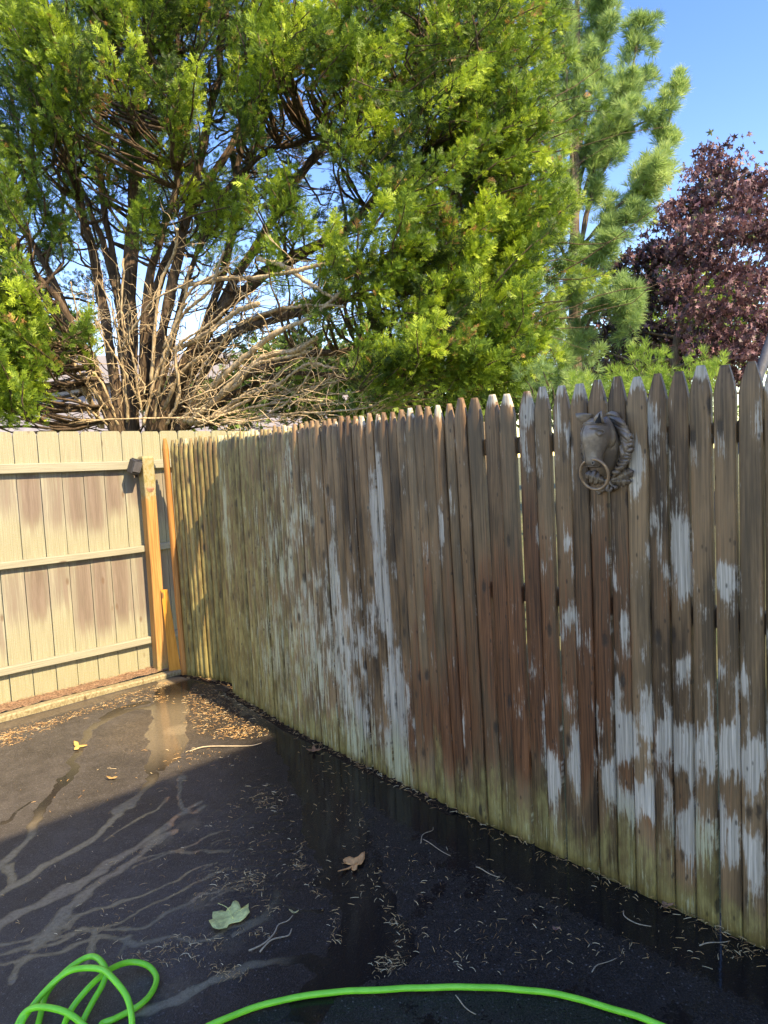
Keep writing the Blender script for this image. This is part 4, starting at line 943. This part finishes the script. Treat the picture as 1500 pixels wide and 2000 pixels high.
for x in (-4.5, -1.2, 3.0, 6.5):
    V, Fc = box(x - .55, x + .55, -.06, -.02, 1.0, 2.4); w = MB().add(V, Fc).build('window', plain('window_trim', (.7, .7, .72), .5), nbo)
    V, Fc = box(x - .47, x + .47, -.075, -.06, 1.08, 2.32); MB().add(V, Fc).build('pane', plain('window_glass', (.03, .035, .05), .08), w)

# slanting blue-grey pole above the right end of the fence
A, B = at(1470, 770, 4.2), at(1540, 560, 4.5)
pole = thing('slanting_pole', tuple(A), 'slanting smooth blue-grey pole rising behind the tallest picket at the right', 'pole')
V, Fc = tube([np.zeros(3) + (A - B) * 2.2, np.zeros(3), B - A], .030, 12); MB().add(V, Fc).build('shaft', plain('grey_blue_paint', (.035, .045, .065), .7), pole, True)
V, Fc = tube([B - A, (B - A) * 1.03], .036, 12); MB().add(V, Fc).build('cap', plain('pole_cap', (.04, .05, .06), .5), pole, True)
# ------------------------------------------------------------------ small things on the ground
NEED = NT('needle_litter'); tint = NEED.attr('tint')
NEED.set(col=NEED.mix(NEED.ramp(tint, 0, .6), (.30, .15, .06), NEED.mix(NEED.ramp(tint, .6, 1), (.62, .36, .14), (.75, .58, .33))), rough=.6)
def needles(name, P, L, mat, label):
    n = len(P); a = rng.uniform(0, TAU, n); cv = rng.normal(0, .6, n); w = rng.uniform(.0004, .0010, n); VV = np.zeros((n, 8, 3)); h = rng.uniform(.002, .006, n)
    x = np.zeros(n); y = np.zeros(n); an = a - cv / 2
    for k in range(4):
        sx, sy = -np.sin(an), np.cos(an); ww = w * (1 if k < 3 else .3)
        z = P[:, 2] + h * (1 - abs(k - 1.5) * .4)
        VV[:, 2 * k] = np.stack([P[:, 0] + x + sx * ww, P[:, 1] + y + sy * ww, z], 1); VV[:, 2 * k + 1] = np.stack([P[:, 0] + x - sx * ww, P[:, 1] + y - sy * ww, z + .0008], 1)
        x = x + np.cos(an) * L / 3; y = y + np.sin(an) * L / 3; an = an + cv / 3
    f = np.array([(0, 1, 3, 2), (2, 3, 5, 4), (4, 5, 7, 6)]); F4 = (f[None] + (np.arange(n) * 8)[:, None, None]).reshape(-1, 4)
    o = mesh(name, VV.reshape(-1, 3), F4, mat, None, False, dict(tint=np.repeat(rng.random(n), 8))); tag(o, label, 'litter', None, 'stuff'); return o
pts = []
def blob(px, py, rx, ry, n):
    for _ in range(n):
        a = random.uniform(0, TAU); q = random.random() ** .6; pts.append(gnd(px + rx * q * math.cos(a), py + ry * q * math.sin(a))[:2])
def along(lst, w, n):
    W = spline(lst, 40)
    for _ in range(n):
        q = W[random.randint(0, 39)]; pts.append(gnd(q[0] + random.gauss(0, w), q[1] + random.gauss(0, w * .5))[:2])
blob(440, 1400, 80, 45, 900); blob(400, 1370, 40, 34, 420); blob(480, 1430, 50, 14, 260)
along([(0, 1440), (60, 1422), (140, 1400), (250, 1362), (330, 1335)], 7, 800); along([(0, 1452), (40, 1440), (110, 1412)], 12, 260); along([(250, 1375), (300, 1362), (330, 1368)], 8, 160)
blob(225, 1378, 30, 8, 60)
along([(330, 1500), (380, 1470), (470, 1490)], 14, 90); along([(200, 1700), (330, 1640), (420, 1610), (480, 1560)], 8, 70)
blob(520, 1565, 26, 26, 70); blob(545, 1550, 40, 20, 50); along([(580, 1640), (590, 1680), (580, 1700)], 8, 70); blob(495, 1715, 26, 18, 90); blob(440, 1715, 20, 22, 60)
along([(380, 1760), (430, 1735), (520, 1742)], 7, 70); blob(530, 1770, 30, 22, 34); blob(370, 1860, 70, 40, 110); blob(450, 1900, 40, 16, 80); along([(250, 1880), (330, 1850), (480, 1820), (520, 1830)], 16, 120)
along([(735, 1730), (770, 1790), (790, 1830), (775, 1870), (740, 1905)], 11, 110); blob(760, 1885, 36, 16, 80); along([(600, 1690), (620, 1740), (650, 1790), (660, 1850)], 12, 100)
blob(740, 1700, 110, 60, 110); blob(680, 1600, 90, 60, 80); blob(900, 1760, 240, 120, 150); blob(650, 1500, 80, 60, 60); blob(1000, 1850, 240, 60, 150); blob(1330, 1860, 130, 50, 50); blob(1130, 1760, 200, 60, 60); blob(1450, 1860, 50, 20, 45)
blob(300, 1560, 280, 130, 160); blob(200, 1780, 220, 120, 150); blob(520, 1640, 80, 120, 170)
P = np.array(pts)
dd = np.full(len(P), 9.0); sd = np.ones(len(P), bool)
for i in range(len(PL) - 1):
    e = PL[i + 1] - PL[i]; e = e / np.hypot(*e); d, _ = seg_dist(P, PL[i], PL[i + 1]); u = d < dd; sd[u] = ((P - PL[i]) @ np.array([e[1], -e[0]]))[u] > .01; dd[u] = d[u]
P = P[sd & (((P - LA) @ LN) > .245)]
needles('needle_litter', np.c_[P, np.full(len(P), .002)], np.where(rng.random(len(P)) < .35, rng.uniform(.003, .009, len(P)), rng.uniform(.010, .032, len(P))), NEED.m, 'scattered brown juniper needles lying on the wet asphalt')
q = []
for _ in range(900):
    s = random.uniform(.05, 4.4); p, e = fence_pt(s); nn = np.array([e[1], -e[0]]); q.append((*(p + nn * abs(random.gauss(.03, .035))), .009))
needles('needle_drift', np.array(q), rng.uniform(.012, .035, len(q)), NEED.m, 'brown needles caught along the foot of the picket fence')
q = []
for _ in range(2600):
    s = random.uniform(-2.3, 1.36); p = LA + LE * s + LN * random.uniform(.0, .16); q.append((*p, .050 + random.uniform(0, .006)))
CH = NT('mulch_chips'); ct = CH.attr('tint'); CH.set(col=CH.mix(ct, (.15, .06, .03), (.48, .28, .17)), rough=.85)
needles('bark_chips', np.array(q), rng.uniform(.010, .028, len(q)), CH.m, 'loose reddish bark chips on the mulch strip')

def leaf_obj(name, outline, label, col, cat='leaf', curl=.012, z0=.004, vein=None, scale=3.4884, org=(330, 1640), group=None):
    W = np.array([gnd(x / scale + org[0], y / scale + org[1], z0)[:2] for x, y in outline]); c = W.mean(0)
    R = max(np.hypot(*(W - c).T)); rings = 4; V = []
    n = len(W)
    for k in range(1, rings + 1):
        for w in W:
            p = c + (w - c) * k / rings; r = np.hypot(*(p - c)) / R
            z = z0 + curl * (r ** 2 * .6 + .45 * mnoise.noise(Vector((p[0] * 22, p[1] * 22, 1.7))) + .2) ; V.append((p[0] - c[0], p[1] - c[1], max(z, .002)))
    V.append((0, 0, z0)); F_ = [(i, (i + 1) % n, len(V) - 1) for i in range(n)]
    for k in range(rings - 1): F_ += [(k * n + i, (k + 1) * n + i, (k + 1) * n + (i + 1) % n, k * n + (i + 1) % n) for i in range(n)]
    t = NT(name + '_surface'); o = t.obj(); a = t.noise(o, 60, 4); b = t.noise(o, 14, 3)
    cc = t.mix(t.ramp(t.math('ADD', t.math('MULTIPLY', a, .4), t.math('MULTIPLY', b, .6)), .35, .65), tuple(x * .68 for x in col), tuple(min(1, x * 1.2) for x in col))
    vv = t.voro(o, 40, 'DISTANCE_TO_EDGE'); cc = t.mix(t.math('MULTIPLY', t.ramp(vv, .0, .05, 1, 0), .35), cc, tuple(x * 1.5 for x in col))
    m = t.set(col=cc, rough=.55, normal=t.bump(t.math('SUBTRACT', a, t.ramp(vv, 0, .06, .6, 0)), .4, .003))
    e = thing(name, (c[0], c[1], 0), label, cat, group=group)
    ob = mesh('blade', V, F_, m, e, True); md = ob.modifiers.new('thickness', 'SOLIDIFY'); md.thickness = .0012; md.offset = 1
    if vein:
        P_ = [gnd(x / scale + org[0], y / scale + org[1], z0)[:2] - c for x, y in vein]
        Vt, Ft = tube(spline([(p[0], p[1], z0 + .004 + .004 * (i % 2)) for i, p in enumerate(P_)], 10), np.linspace(.0018, .0008, 10), 5); MB().add(Vt, Ft).build('stem', m, e, True)
    return e
leaf_obj('green_leaf', [(272, 568), (300, 556), (296, 532), (300, 510), (330, 500), (360, 488), (386, 494), (402, 474), (422, 462), (438, 440), (456, 434), (474, 440), (484, 460), (492, 486), (520, 474), (545, 456), (542, 486), (552, 512), (520, 545),
         (490, 570), (460, 576), (430, 580), (408, 588), (395, 615), (370, 624), (345, 638), (318, 632), (300, 622), (288, 598)], 'large pale green lobed leaf lying flat among the muddy streaks', (.74, .72, .25), curl=.016, vein=[(440, 545), (400, 480), (335, 440)])
leaf_obj('oak_leaf', [(1150, 238), (1182, 208), (1215, 190), (1250, 172), (1226, 160), (1192, 162), (1186, 148), (1202, 136), (1232, 125), (1262, 135), (1290, 125), (1312, 110), (1336, 104), (1334, 140), (1314, 180), (1300, 184), (1292, 160), (1284, 186), (1281, 215),
         (1264, 228), (1246, 220), (1256, 195), (1258, 178), (1236, 196), (1204, 214), (1165, 236)], 'brown lobed oak leaf lying on the dark wet asphalt', (.85, .38, .14), curl=.02)
def small_leaf(px, py, s, col, label, name='small_leaf', lobes=5, group=None):
    ol = []
    for k in range(lobes * 4):
        a = k / (lobes * 4) * TAU; r = s * (.62 + .38 * math.cos(a * lobes) + random.uniform(-.1, .1)); ol.append((px + r * math.cos(a) * 1.2, py + r * math.sin(a) * .62))
    return leaf_obj(name, ol, label, col, curl=.022, scale=1, org=(0, 0), group=group)
small_leaf(153, 1459, 14, (.72, .42, .13), 'small curled yellow-orange leaf on the sunlit asphalt near the board fence', 'yellow_leaf', 3)
small_leaf(613, 1467, 13, (.34, .16, .08), 'small brown leaf on the black asphalt near the picket fence', 'brown_leaf', 4)
small_leaf(574, 1786, 8, (.55, .46, .20), 'tiny yellowish leaf at the end of the forked twig', 'tiny_leaf', 2)
small_leaf(1085, 1820, 8, (.34, .17, .12), 'tiny reddish leaf alone on the dark asphalt left of the right corner', 'tiny_leaf', 3)
small_leaf(1302, 1772, 15, (.40, .20, .11), 'brown curled leaf lying against the foot of the pickets', 'brown_leaf', 3)
small_leaf(836, 1556, 9, (.42, .24, .13), 'small tan leaf at the middle of the picket fence foot', 'tan_leaf', 3)
small_leaf(219, 1522, 9, (.55, .33, .13), 'thin orange leaf scrap on the lit asphalt near the shadow edge', 'leaf_scrap', 2)
TW = plain('bare_twig', (.42, .33, .22), .8, .2, 80)
def twig(paths, r, label, name='twig'):
    W = [[gnd(x, y, .006) for x, y in p] for p in paths]; o = W[0][0]; e = thing(name, (o[0], o[1], 0), label, 'twig')
    for i, w in enumerate(W):
        q = spline(np.array(w) - np.array([o[0], o[1], 0]), 14); q[:, 2] += .003 * np.sin(np.linspace(0, 6, 14)) + .002
        V, Fc = tube(q, np.linspace(r, r * .6, 14), 5); MB().add(V, Fc).build('stem' if i == 0 else 'side_shoot', TW, e, True)
twig([[(370, 1468), (400, 1460), (450, 1458), (490, 1456), (512, 1451)]], .0045, 'long pale twig at the tip of the sunlit needle patch')
twig([[(486, 1858), (515, 1846), (536, 1825), (544, 1806), (562, 1798), (572, 1788)], [(508, 1860), (528, 1840), (548, 1832), (564, 1826), (570, 1814)]], .0030, 'forked pale twig below the large green leaf')
twig([[(930, 1694), (948, 1703), (976, 1714)]], .0022, 'short straight pale twig in the middle of the dark asphalt')
twig([[(1218, 1780), (1220, 1792), (1240, 1802), (1272, 1810)]], .0022, 'thin hooked twig on the black asphalt below the picket fence')
twig([[(1366, 1848), (1395, 1842), (1426, 1838)]], .0022, 'short pale twig near the right edge by the fence foot')
twig([[(1156, 1900), (1170, 1885), (1204, 1872)]], .0020, 'fine curved twig just above the hose end')
twig([[(890, 1945), (905, 1965), (930, 1982)]], .0020, 'fine dark twig below the hose line')
twig([[(822, 1648), (826, 1632), (844, 1622), (846, 1616)], [(826, 1640), (850, 1655), (880, 1672)]], .0018, 'fine curly twig on the dark wet asphalt')

# ------------------------------------------------------------------ green hose
def hz(p): return gnd(p[0] / 2, p[1] / 2 + 1300, p[2] if len(p) > 2 else .012)
hp = [gnd(x, y, .012) for x, y in [(1480, 2110), (1380, 2040), (1280, 1998), (1200, 1972), (1130, 1952), (1060, 1938), (980, 1930), (900, 1928), (820, 1930), (720, 1934), (620, 1942), (540, 1956), (470, 1978), (410, 2002), (350, 2040), (260, 2075), (215, 2040)]]
hp += [hz(p) for p in [(395, 1408, .012), (450, 1380, .012), (540, 1330, .012), (590, 1282, .012), (612, 1222, .014), (582, 1172, .02), (520, 1158, .03), (450, 1176, .045), (380, 1222, .06), (290, 1322, .05), (250, 1402, .03), (230, 1500, .012), (270, 1540, .012), (315, 1470, .012),
                      (322, 1402, .02), (352, 1330, .03), (400, 1240, .05), (410, 1180, .06), (375, 1138, .06), (325, 1144, .05), (250, 1202, .035), (182, 1290, .02), (150, 1402, .012), (140, 1480, .012), (100, 1500, .012), (72, 1450, .012),
                      (84, 1400, .02), (110, 1352, .03), (180, 1272, .05), (260, 1202, .075), (330, 1180, .09), (400, 1190, .10), (452, 1230, .10), (492, 1292, .08), (510, 1360, .055), (512, 1420, .03), (480, 1500, .012), (400, 1480, .012), (335, 1412, .03), (282, 1370, .055), (220, 1344, .06), (150, 1334, .05), (100, 1352, .035), (70, 1400, .02), (40, 1500, .012), (-60, 1600, .012)]]
HP = spline(np.array(hp), 900)
HP = HP + np.array([[mnoise.noise(Vector((q[0] * 9, q[1] * 9, 1 + 7 * i))) * (.006 if i < 2 else 0) for i in range(3)] for q in HP])
hm = NT('green_hose'); ho = hm.obj(); hn = hm.noise(ho, 22, 4)
hm.set(col=hm.mix(hm.ramp(hn, .3, .7), (.13, .74, .045), (.18, .86, .065)), rough=.27, spec=.5, normal=hm.bump(hm.noise(ho, 300, 2), .05, .001))
hose = thing('garden_hose', (0, 1.9, 0), 'bright green garden hose looping and trailing across the wet asphalt', 'hose')
V, Fc = tube(HP - np.array([0, 1.9, 0]), .0088, 12); mesh('tubing', V, Fc, hm.m, hose, True)

# ------------------------------------------------------------------ horse-head plaque on the pickets
HU, HZ0 = fence_uz(1183, 885); hp_, he = fence_pt(HU); hrot = math.atan2(he[1], he[0])
horse = thing('horse_head_plaque', (*hp_, HZ0), 'dark bronze horse head plaque with a ring in its mouth hung on the pickets', 'plaque', hrot)
BZ = NT('aged_bronze'); bo = BZ.obj(); bn = BZ.noise(bo, 70, 5, .6); bn2 = BZ.noise(bo, 16, 3)
BZ.set(col=BZ.mix(BZ.ramp(bn2, .4, .7), (.16, .12, .088), BZ.mix(BZ.ramp(bn, .3, .7), (.24, .175, .118), (.38, .295, .215))), rough=.36, metal=.0, spec=.65, normal=BZ.bump(bn, .25, .002))
BRZ = BZ.m
RG = plain('ring_bronze', (.36, .24, .15), .4, .25, 60, .1, .4)
# pixel on the enlargement (8.333x, origin 1090,780) -> plaque coordinates at height h off the pickets
dview = ray(1183, 885); 
def hq(x, y, h):
    px, py = 1090 + x / 8.3333, 780 + y / 8.3333; d = ray(px, py); nn = np.array([he[1], -he[0], 0.0]); b = np.array([*hp_, HZ0]) + nn * (.020 + h)
    t = ((b - CAM) @ nn) / (d @ nn); w = CAM + d * t - np.array([*hp_, HZ0]); return np.array([w[0] * he[0] + w[1] * he[1], -(.020 + h), w[2]])
def loft(name, secs, k, parent, mat, cap=True, fn=None):
    """secs: centre, half-vector across, half-vector forward -> closed rings"""
    V = []
    for i, (c, a, b) in enumerate(secs):
        for j in range(k):
            th = j / k * TAU; ca, sa = math.cos(th), math.sin(th)
            r = fn(i / (len(secs) - 1), th) if fn else 1.0
            V.append(np.array(c) + (np.array(a) * ca + np.array(b) * sa) * r)
    n = len(secs); Fc = [(i * k + j, i * k + (j + 1) % k, (i + 1) * k + (j + 1) % k, (i + 1) * k + j) for i in range(n - 1) for j in range(k)]
    Fc += [tuple(reversed(range(k))), tuple(range((n - 1) * k, n * k))]
    o = mesh(name, V, Fc, mat, parent, True); md = o.modifiers.new('smooth', 'SUBSURF'); md.levels = md.render_levels = 1; return o
# neck relief: left and right outline with a full, rounded front
nl = [(800, 300), (790, 420), (775, 560), (750, 700), (735, 850), (700, 1000), (668, 1110), (700, 1200), (770, 1262)]
nr_ = [(870, 310), (950, 430), (1000, 540), (1026, 660), (1030, 780), (1012, 900), (968, 1040), (910, 1160), (840, 1256)]
dep = [.052, .072, .078, .074, .066, .056, .046, .034, .016]
secs = []
for (a, b, d) in zip(nl, nr_, dep):
    A, B = hq(*a, .004), hq(*b, .004); secs.append(((A + B) / 2, (B - A) / 2, np.array([0, -d, 0])))
V = []
k = 18
for c, a, b in secs:
    for j in range(k):
        th = j / (k - 1) * math.pi; V.append(c - a * math.cos(th) + b * (math.sin(th) ** .75) * (1 + .12 * math.cos(th)))
n = len(secs); Fc = [(i * k + j, i * k + j + 1, (i + 1) * k + j + 1, (i + 1) * k + j) for i in range(n - 1) for j in range(k - 1)]
Fc += [(i * k + k - 1, i * k, (i + 1) * k, (i + 1) * k + k - 1) for i in range(n - 1)] + [tuple(reversed(range(k))), tuple(range((n - 1) * k, n * k))]
nk = mesh('neck', V, Fc, BRZ, horse, True); md = nk.modifiers.new('smooth', 'SUBSURF'); md.levels = md.render_levels = 1
# dark seam between neck and mane, then the mane locks
sp = [hq(x + 6, y, .012) for x, y in nr_]; V, Fc = tube(spline(sp, 30), .0032, 6); MB().add(V, Fc).build('collar', plain('seam_dark', (.02, .018, .017), .6), horse, True)
mane = MB()
LOCKS = [[(800, 250), (880, 232), (960, 270), (1010, 330)], [(830, 300), (930, 300), (1010, 350), (1085, 400)], [(870, 340), (980, 380), (1050, 430), (1110, 460), (1130, 520)], [(920, 400), (1010, 470), (1090, 500), (1150, 560), (1200, 570)],
         [(970, 470), (1040, 540), (1110, 590), (1180, 590), (1225, 640)], [(1010, 540), (1070, 620), (1120, 680), (1190, 670), (1236, 720)], [(1030, 620), (1080, 700), (1150, 740), (1200, 730), (1235, 790)], [(1040, 720), (1080, 800), (1150, 830), (1205, 810), (1228, 840)],
         [(1040, 800), (1090, 860), (1150, 890), (1200, 880)], [(1030, 880), (1080, 930), (1140, 940), (1190, 920)], [(1010, 960), (1060, 1000), (1120, 1000), (1180, 960)], [(980, 1040), (1040, 1060), (1100, 1040), (1150, 1010)],
         [(940, 1110), (1000, 1130), (1060, 1090), (1110, 1080)], [(900, 1180), (960, 1190), (1020, 1150)], [(850, 270), (960, 330), (1060, 400), (1100, 470)], [(1000, 500), (1080, 560), (1140, 640), (1150, 720)], [(1040, 660), (1100, 740), (1110, 830), (1090, 900)], [(1020, 760), (1060, 850), (1060, 930), (1020, 1010)]]
for i, L in enumerate(LOCKS):
    m_ = len(L); P = spline([hq(x, y, .010 + .016 * math.sin(math.pi * (j + .5) / m_) + (.006 if i > 13 else 0)) for j, (x, y) in enumerate(L)], 16)
    R = .0105 * np.sin(np.linspace(.55, math.pi - .12, 16)) + .0015
    V, Fc = tube(P, R, 8, .75); mane.add(V, Fc)
mane.build('mane', BRZ, horse, True)
bk = [(800, 240), (960, 250), (1080, 380), (1150, 540), (1215, 640), (1215, 860), (1150, 980), (1060, 1120), (900, 1240), (760, 1270), (700, 1180), (760, 700)]
bv = [hq(x, y, -.012) for x, y in bk] + [hq(x, y, .008) for x, y in bk]; m_ = len(bk)
MB().add(bv, [tuple(range(m_ - 1, -1, -1)), tuple(range(m_, 2 * m_))] + [(i, (i + 1) % m_, m_ + (i + 1) % m_, m_ + i) for i in range(m_)]).build('back_plate', BRZ, horse)
# oak leaves under the neck
def cast_leaf(base, tip, half, lobes, h0, h1):
    bx, by = base; tx, ty = tip; dx, dy = tx - bx, ty - by; L = math.hypot(dx, dy); nx, ny = -dy / L, dx / L; n = lobes * 6; V = []
    for i in range(n + 1):
        f = i / n; env = math.sin(math.pi * min(1, f * .92 + .04)) ** .7 * half * (.55 + .45 * abs(math.sin(f * lobes * math.pi)) ** .6 + .06 * math.sin(f * 60))
        for s in (-1, -.66, -.33, 0, .33, .66, 1):
            fw = .10 * abs(s) * L * .5; x = bx + dx * f + nx * env * s + dx / L * fw * (1 - f); y = by + dy * f + ny * env * s + dy / L * fw * (1 - f)
            h = h0 + (h1 - h0) * f + .012 * (1 - abs(s)) ** .8 - .005 * abs(math.sin(f * lobes * math.pi * 2 + abs(s) * 2.2)); V.append(hq(x, y, h))
    w = 7; Fc = [(i * w + j, i * w + j + 1, (i + 1) * w + j + 1, (i + 1) * w + j) for i in range(n) for j in range(w - 1)]
    o = mesh('leaf', V, Fc, BRZ, horse, True); md = o.modifiers.new('thickness', 'SOLIDIFY'); md.thickness = .007; return o
cast_leaf((850, 1330), (1225, 1165), 130, 4, .006, .014); cast_leaf((850, 1335), (1190, 1330), 95, 4, .004, .006); cast_leaf((770, 1335), (440, 1215), 125, 4, .006, .010); cast_leaf((900, 1270), (1100, 1030), 60, 4, .014, .02)
cast_leaf((430, 960), (390, 690), 46, 4, .012, .014); cast_leaf((420, 1000), (400, 860), 30, 3, .004, .006)
for pts in ([(800, 1300), (790, 1400), (740, 1480), (660, 1500), (690, 1540)], [(815, 1310), (820, 1400), (800, 1470), (840, 1480), (880, 1430)], [(840, 1300), (860, 1370), (910, 1410), (950, 1430), (935, 1455)]):
    P = spline([hq(x, y, .012 + .004 * math.sin(x)) for x, y in pts], 14); V, Fc = tube(P, np.r_[.005, np.full(12, .0085), .005], 8, .5); MB().add(V, Fc).build('ribbon', BRZ, horse, True)
# head: sections from poll to muzzle; across vector and forward vector in plaque space
yaw = math.radians(24); ac = np.array([math.cos(yaw), math.sin(yaw) * -1.0, 0]); fwv = np.array([-math.sin(yaw), -math.cos(yaw), .12])
HS = [(640, 300, .070, .024, .024), (645, 345, .076, .036, .032), (640, 400, .080, .044, .040), (634, 470, .083, .0485, .045), (628, 560, .086, .0500, .050), (620, 650, .090, .0465, .050), (606, 740, .094, .0400, .044),
      (592, 830, .098, .0340, .037), (580, 910, .102, .0300, .032), (574, 980, .105, .0290, .030), (574, 1040, .106, .0290, .029), (580, 1085, .105, .0260, .025), (586, 1118, .103, .0170, .016)]
secs = [(hq(x, y, h), ac * a, fwv * b) for x, y, h, a, b in HS]
def hsec(t, th):      # flatter cheeks, a crisp nasal ridge, hollow above the jaw
    r = 1.0 + .07 * math.cos(2 * th + math.pi) * (1 - t)
    if .3 < t < .75: r += .05 * max(0, math.sin(th)) ** 4
    r -= .07 * max(0, math.cos(th - .75)) ** 6 * sm(t, .3, .5) * sm(t, .9, .6); r -= .07 * max(0, math.cos(th - math.pi + .75)) ** 6 * sm(t, .3, .5) * sm(t, .9, .6)
    return float(r)
hd = loft('head', secs, 28, horse, BRZ, fn=hsec)
def surf(t, th, out=0.0):
    i = min(int(t * (len(secs) - 1)), len(secs) - 2); f = t * (len(secs) - 1) - i
    c = secs[i][0] * (1 - f) + secs[i + 1][0] * f; a = secs[i][1] * (1 - f) + secs[i + 1][1] * f; b = secs[i][2] * (1 - f) + secs[i + 1][2] * f
    return c + (a * math.cos(th) + b * math.sin(th)) * (hsec(t, th) + out)
def ball(c, r, sc=(1, 1, 1), n=8):
    V = []; 
    for i in range(1, n):
        for j in range(2 * n): a = math.pi * i / n; b = math.pi * j / n; V.append(np.array(c) + r * np.array([math.sin(a) * math.cos(b) * sc[0], math.sin(a) * math.sin(b) * sc[1], math.cos(a) * sc[2]]))
    V += [np.array(c) + np.array([0, 0, r * sc[2]]), np.array(c) - np.array([0, 0, r * sc[2]])]; k = 2 * n; T = len(V)
    Fc = [(i * k + j, i * k + (j + 1) % k, (i + 1) * k + (j + 1) % k, (i + 1) * k + j)[::-1] for i in range(n - 2) for j in range(k)] + [(j, (j + 1) % k, T - 2) for j in range(k)] + [((n - 2) * k + (j + 1) % k, (n - 2) * k + j, T - 1) for j in range(k)]
    return V, Fc
for th in (.42, math.pi - .42):
    c = surf(.36, th, -.03); V, Fc = ball(c, .0085, (1.25, 1, .9)); eye = MB().add(V, Fc).build('eye', BRZ, hd, True)
    up_ = [surf(.33 + .035 * math.cos(a) * 1.0, th + .30 * math.sin(a) * (1 if th < 1 else -1), .05) for a in np.linspace(0, TAU, 17)]
    V, Fc = tube(up_, .0024, 6); MB().add(V, Fc[:-2]).build('eyelid', BRZ, hd, True)
    br_ = [surf(.27 + .02 * s * s, th + (.5 - s * .5) * (.9 if th < 1 else -.9), .03) for s in np.linspace(-.6, 1, 8)]; V, Fc = tube(br_, np.sin(np.linspace(.4, 2.8, 8)) * .0045, 6); MB().add(V, Fc).build('brow', BRZ, hd, True)
    c = surf(.84, th + (.22 if th < 1 else -.22), -.02); ringp = [c + .0058 * np.array([math.cos(a) * .8, -.15 * math.cos(a), math.sin(a)]) for a in np.linspace(0, TAU, 13)]
    V, Fc = tube(ringp, .0030, 6); MB().add(V, Fc[:-2]).build('nostril', BRZ, hd, True)
    V, Fc = ball(c, .0042); MB().add(V, Fc).build('nostril_hollow', plain('hollow_dark', (.012, .011, .010), .9), hd, True)
ridge = [surf(t, math.pi / 2 + .10, .02) for t in np.linspace(.14, .86, 14)]; V, Fc = tube(ridge, .0016, 6); MB().add(V, Fc).build('nose_seam', BRZ, hd, True)
for tt in (.165, .195):
    bandp = [surf(tt, th, .035) for th in np.linspace(-.1, math.pi + .1, 18)]; V, Fc = tube(bandp, .0022, 6); MB().add(V, Fc).build('browband', BRZ, hd, True)
cheek = [(745, 300), (800, 400), (838, 540), (850, 640), (830, 720), (770, 780), (700, 800)]
V, Fc = tube(spline([hq(x, y, .066 - .004 * i) for i, (x, y) in enumerate(cheek)], 20), np.sin(np.linspace(.5, 2.9, 20)) * .017 + .003, 8); MB().add(V, Fc).build('cheek', BRZ, hd, True)
st_ = [hq(690 - i * 8, 880 + i * 22, .100 - .002 * i) for i in range(6)]; V, Fc = tube(st_, .0024, 6); MB().add(V, Fc).build('bridle_strap', BRZ, hd, True)
mo = [surf(.945, th, .03) for th in np.linspace(-.2, math.pi + .2, 16)]; V, Fc = tube(mo, .0020, 6); MB().add(V, Fc).build('lip', BRZ, hd, True)
def ear(base_l, base_r, tip, h, ht, inner_dark, name='ear'):
    bl, br = hq(*base_l, h), hq(*base_r, h); tp = hq(*tip, ht); V = []; n = 8; k = 12
    for i in range(n):
        f = i / (n - 1); c = (bl + br) / 2 * (1 - f) + tp * f; w = (br - bl) / 2 * ((1 - f) ** .75 + .03); bow = .010 * math.sin(f * math.pi)
        for j in range(k):
            th = j / k * TAU; V.append(c + w * math.cos(th) * (1 + .15 * math.sin(f * 3)) + np.array([0, -1, 0]) * (math.sin(th) * np.linalg.norm(w) * (.75 if math.sin(th) < 0 else .22)) + np.array([0, -bow, 0]))
    Fc = [(i * k + j, i * k + (j + 1) % k, (i + 1) * k + (j + 1) % k, (i + 1) * k + j) for i in range(n - 1) for j in range(k)] + [tuple(reversed(range(k))), tuple(range((n - 1) * k, n * k))]
    o = mesh(name, V, Fc, BRZ, hd, True)
    if inner_dark:
        A, B, T_ = bl * .72 + br * .28, br * .93 + bl * .07, tp * .88 + br * .12; off = np.array([0, -.0125, 0]); q = [A + off, (A + B) / 2 + off * 1.5, B + off, T_ + off * .9]
        mesh('ear_hollow', q, [(0, 1, 3), (1, 2, 3)], plain('ear_dark', (.016, .014, .013), .9), hd)
ear((440, 395), (568, 245), (280, 232), .098, .104, False); ear((572, 385), (752, 385), (706, 185), .108, .112, True)
# ring held in the mouth
c0 = hq(590, 1222, .110); rx = (hq(820, 1222, .110) - c0); rz = (hq(590, 1470, .104) - c0)
rp = [c0 + rx * math.cos(a) + rz * math.sin(a) + np.array([0, .012 * math.sin(a), 0]) for a in np.linspace(0, TAU, 49)]
V, Fc = tube(rp, .0052, 10); o = MB().add(V, Fc[:-2]).build('ring', RG, horse, True)
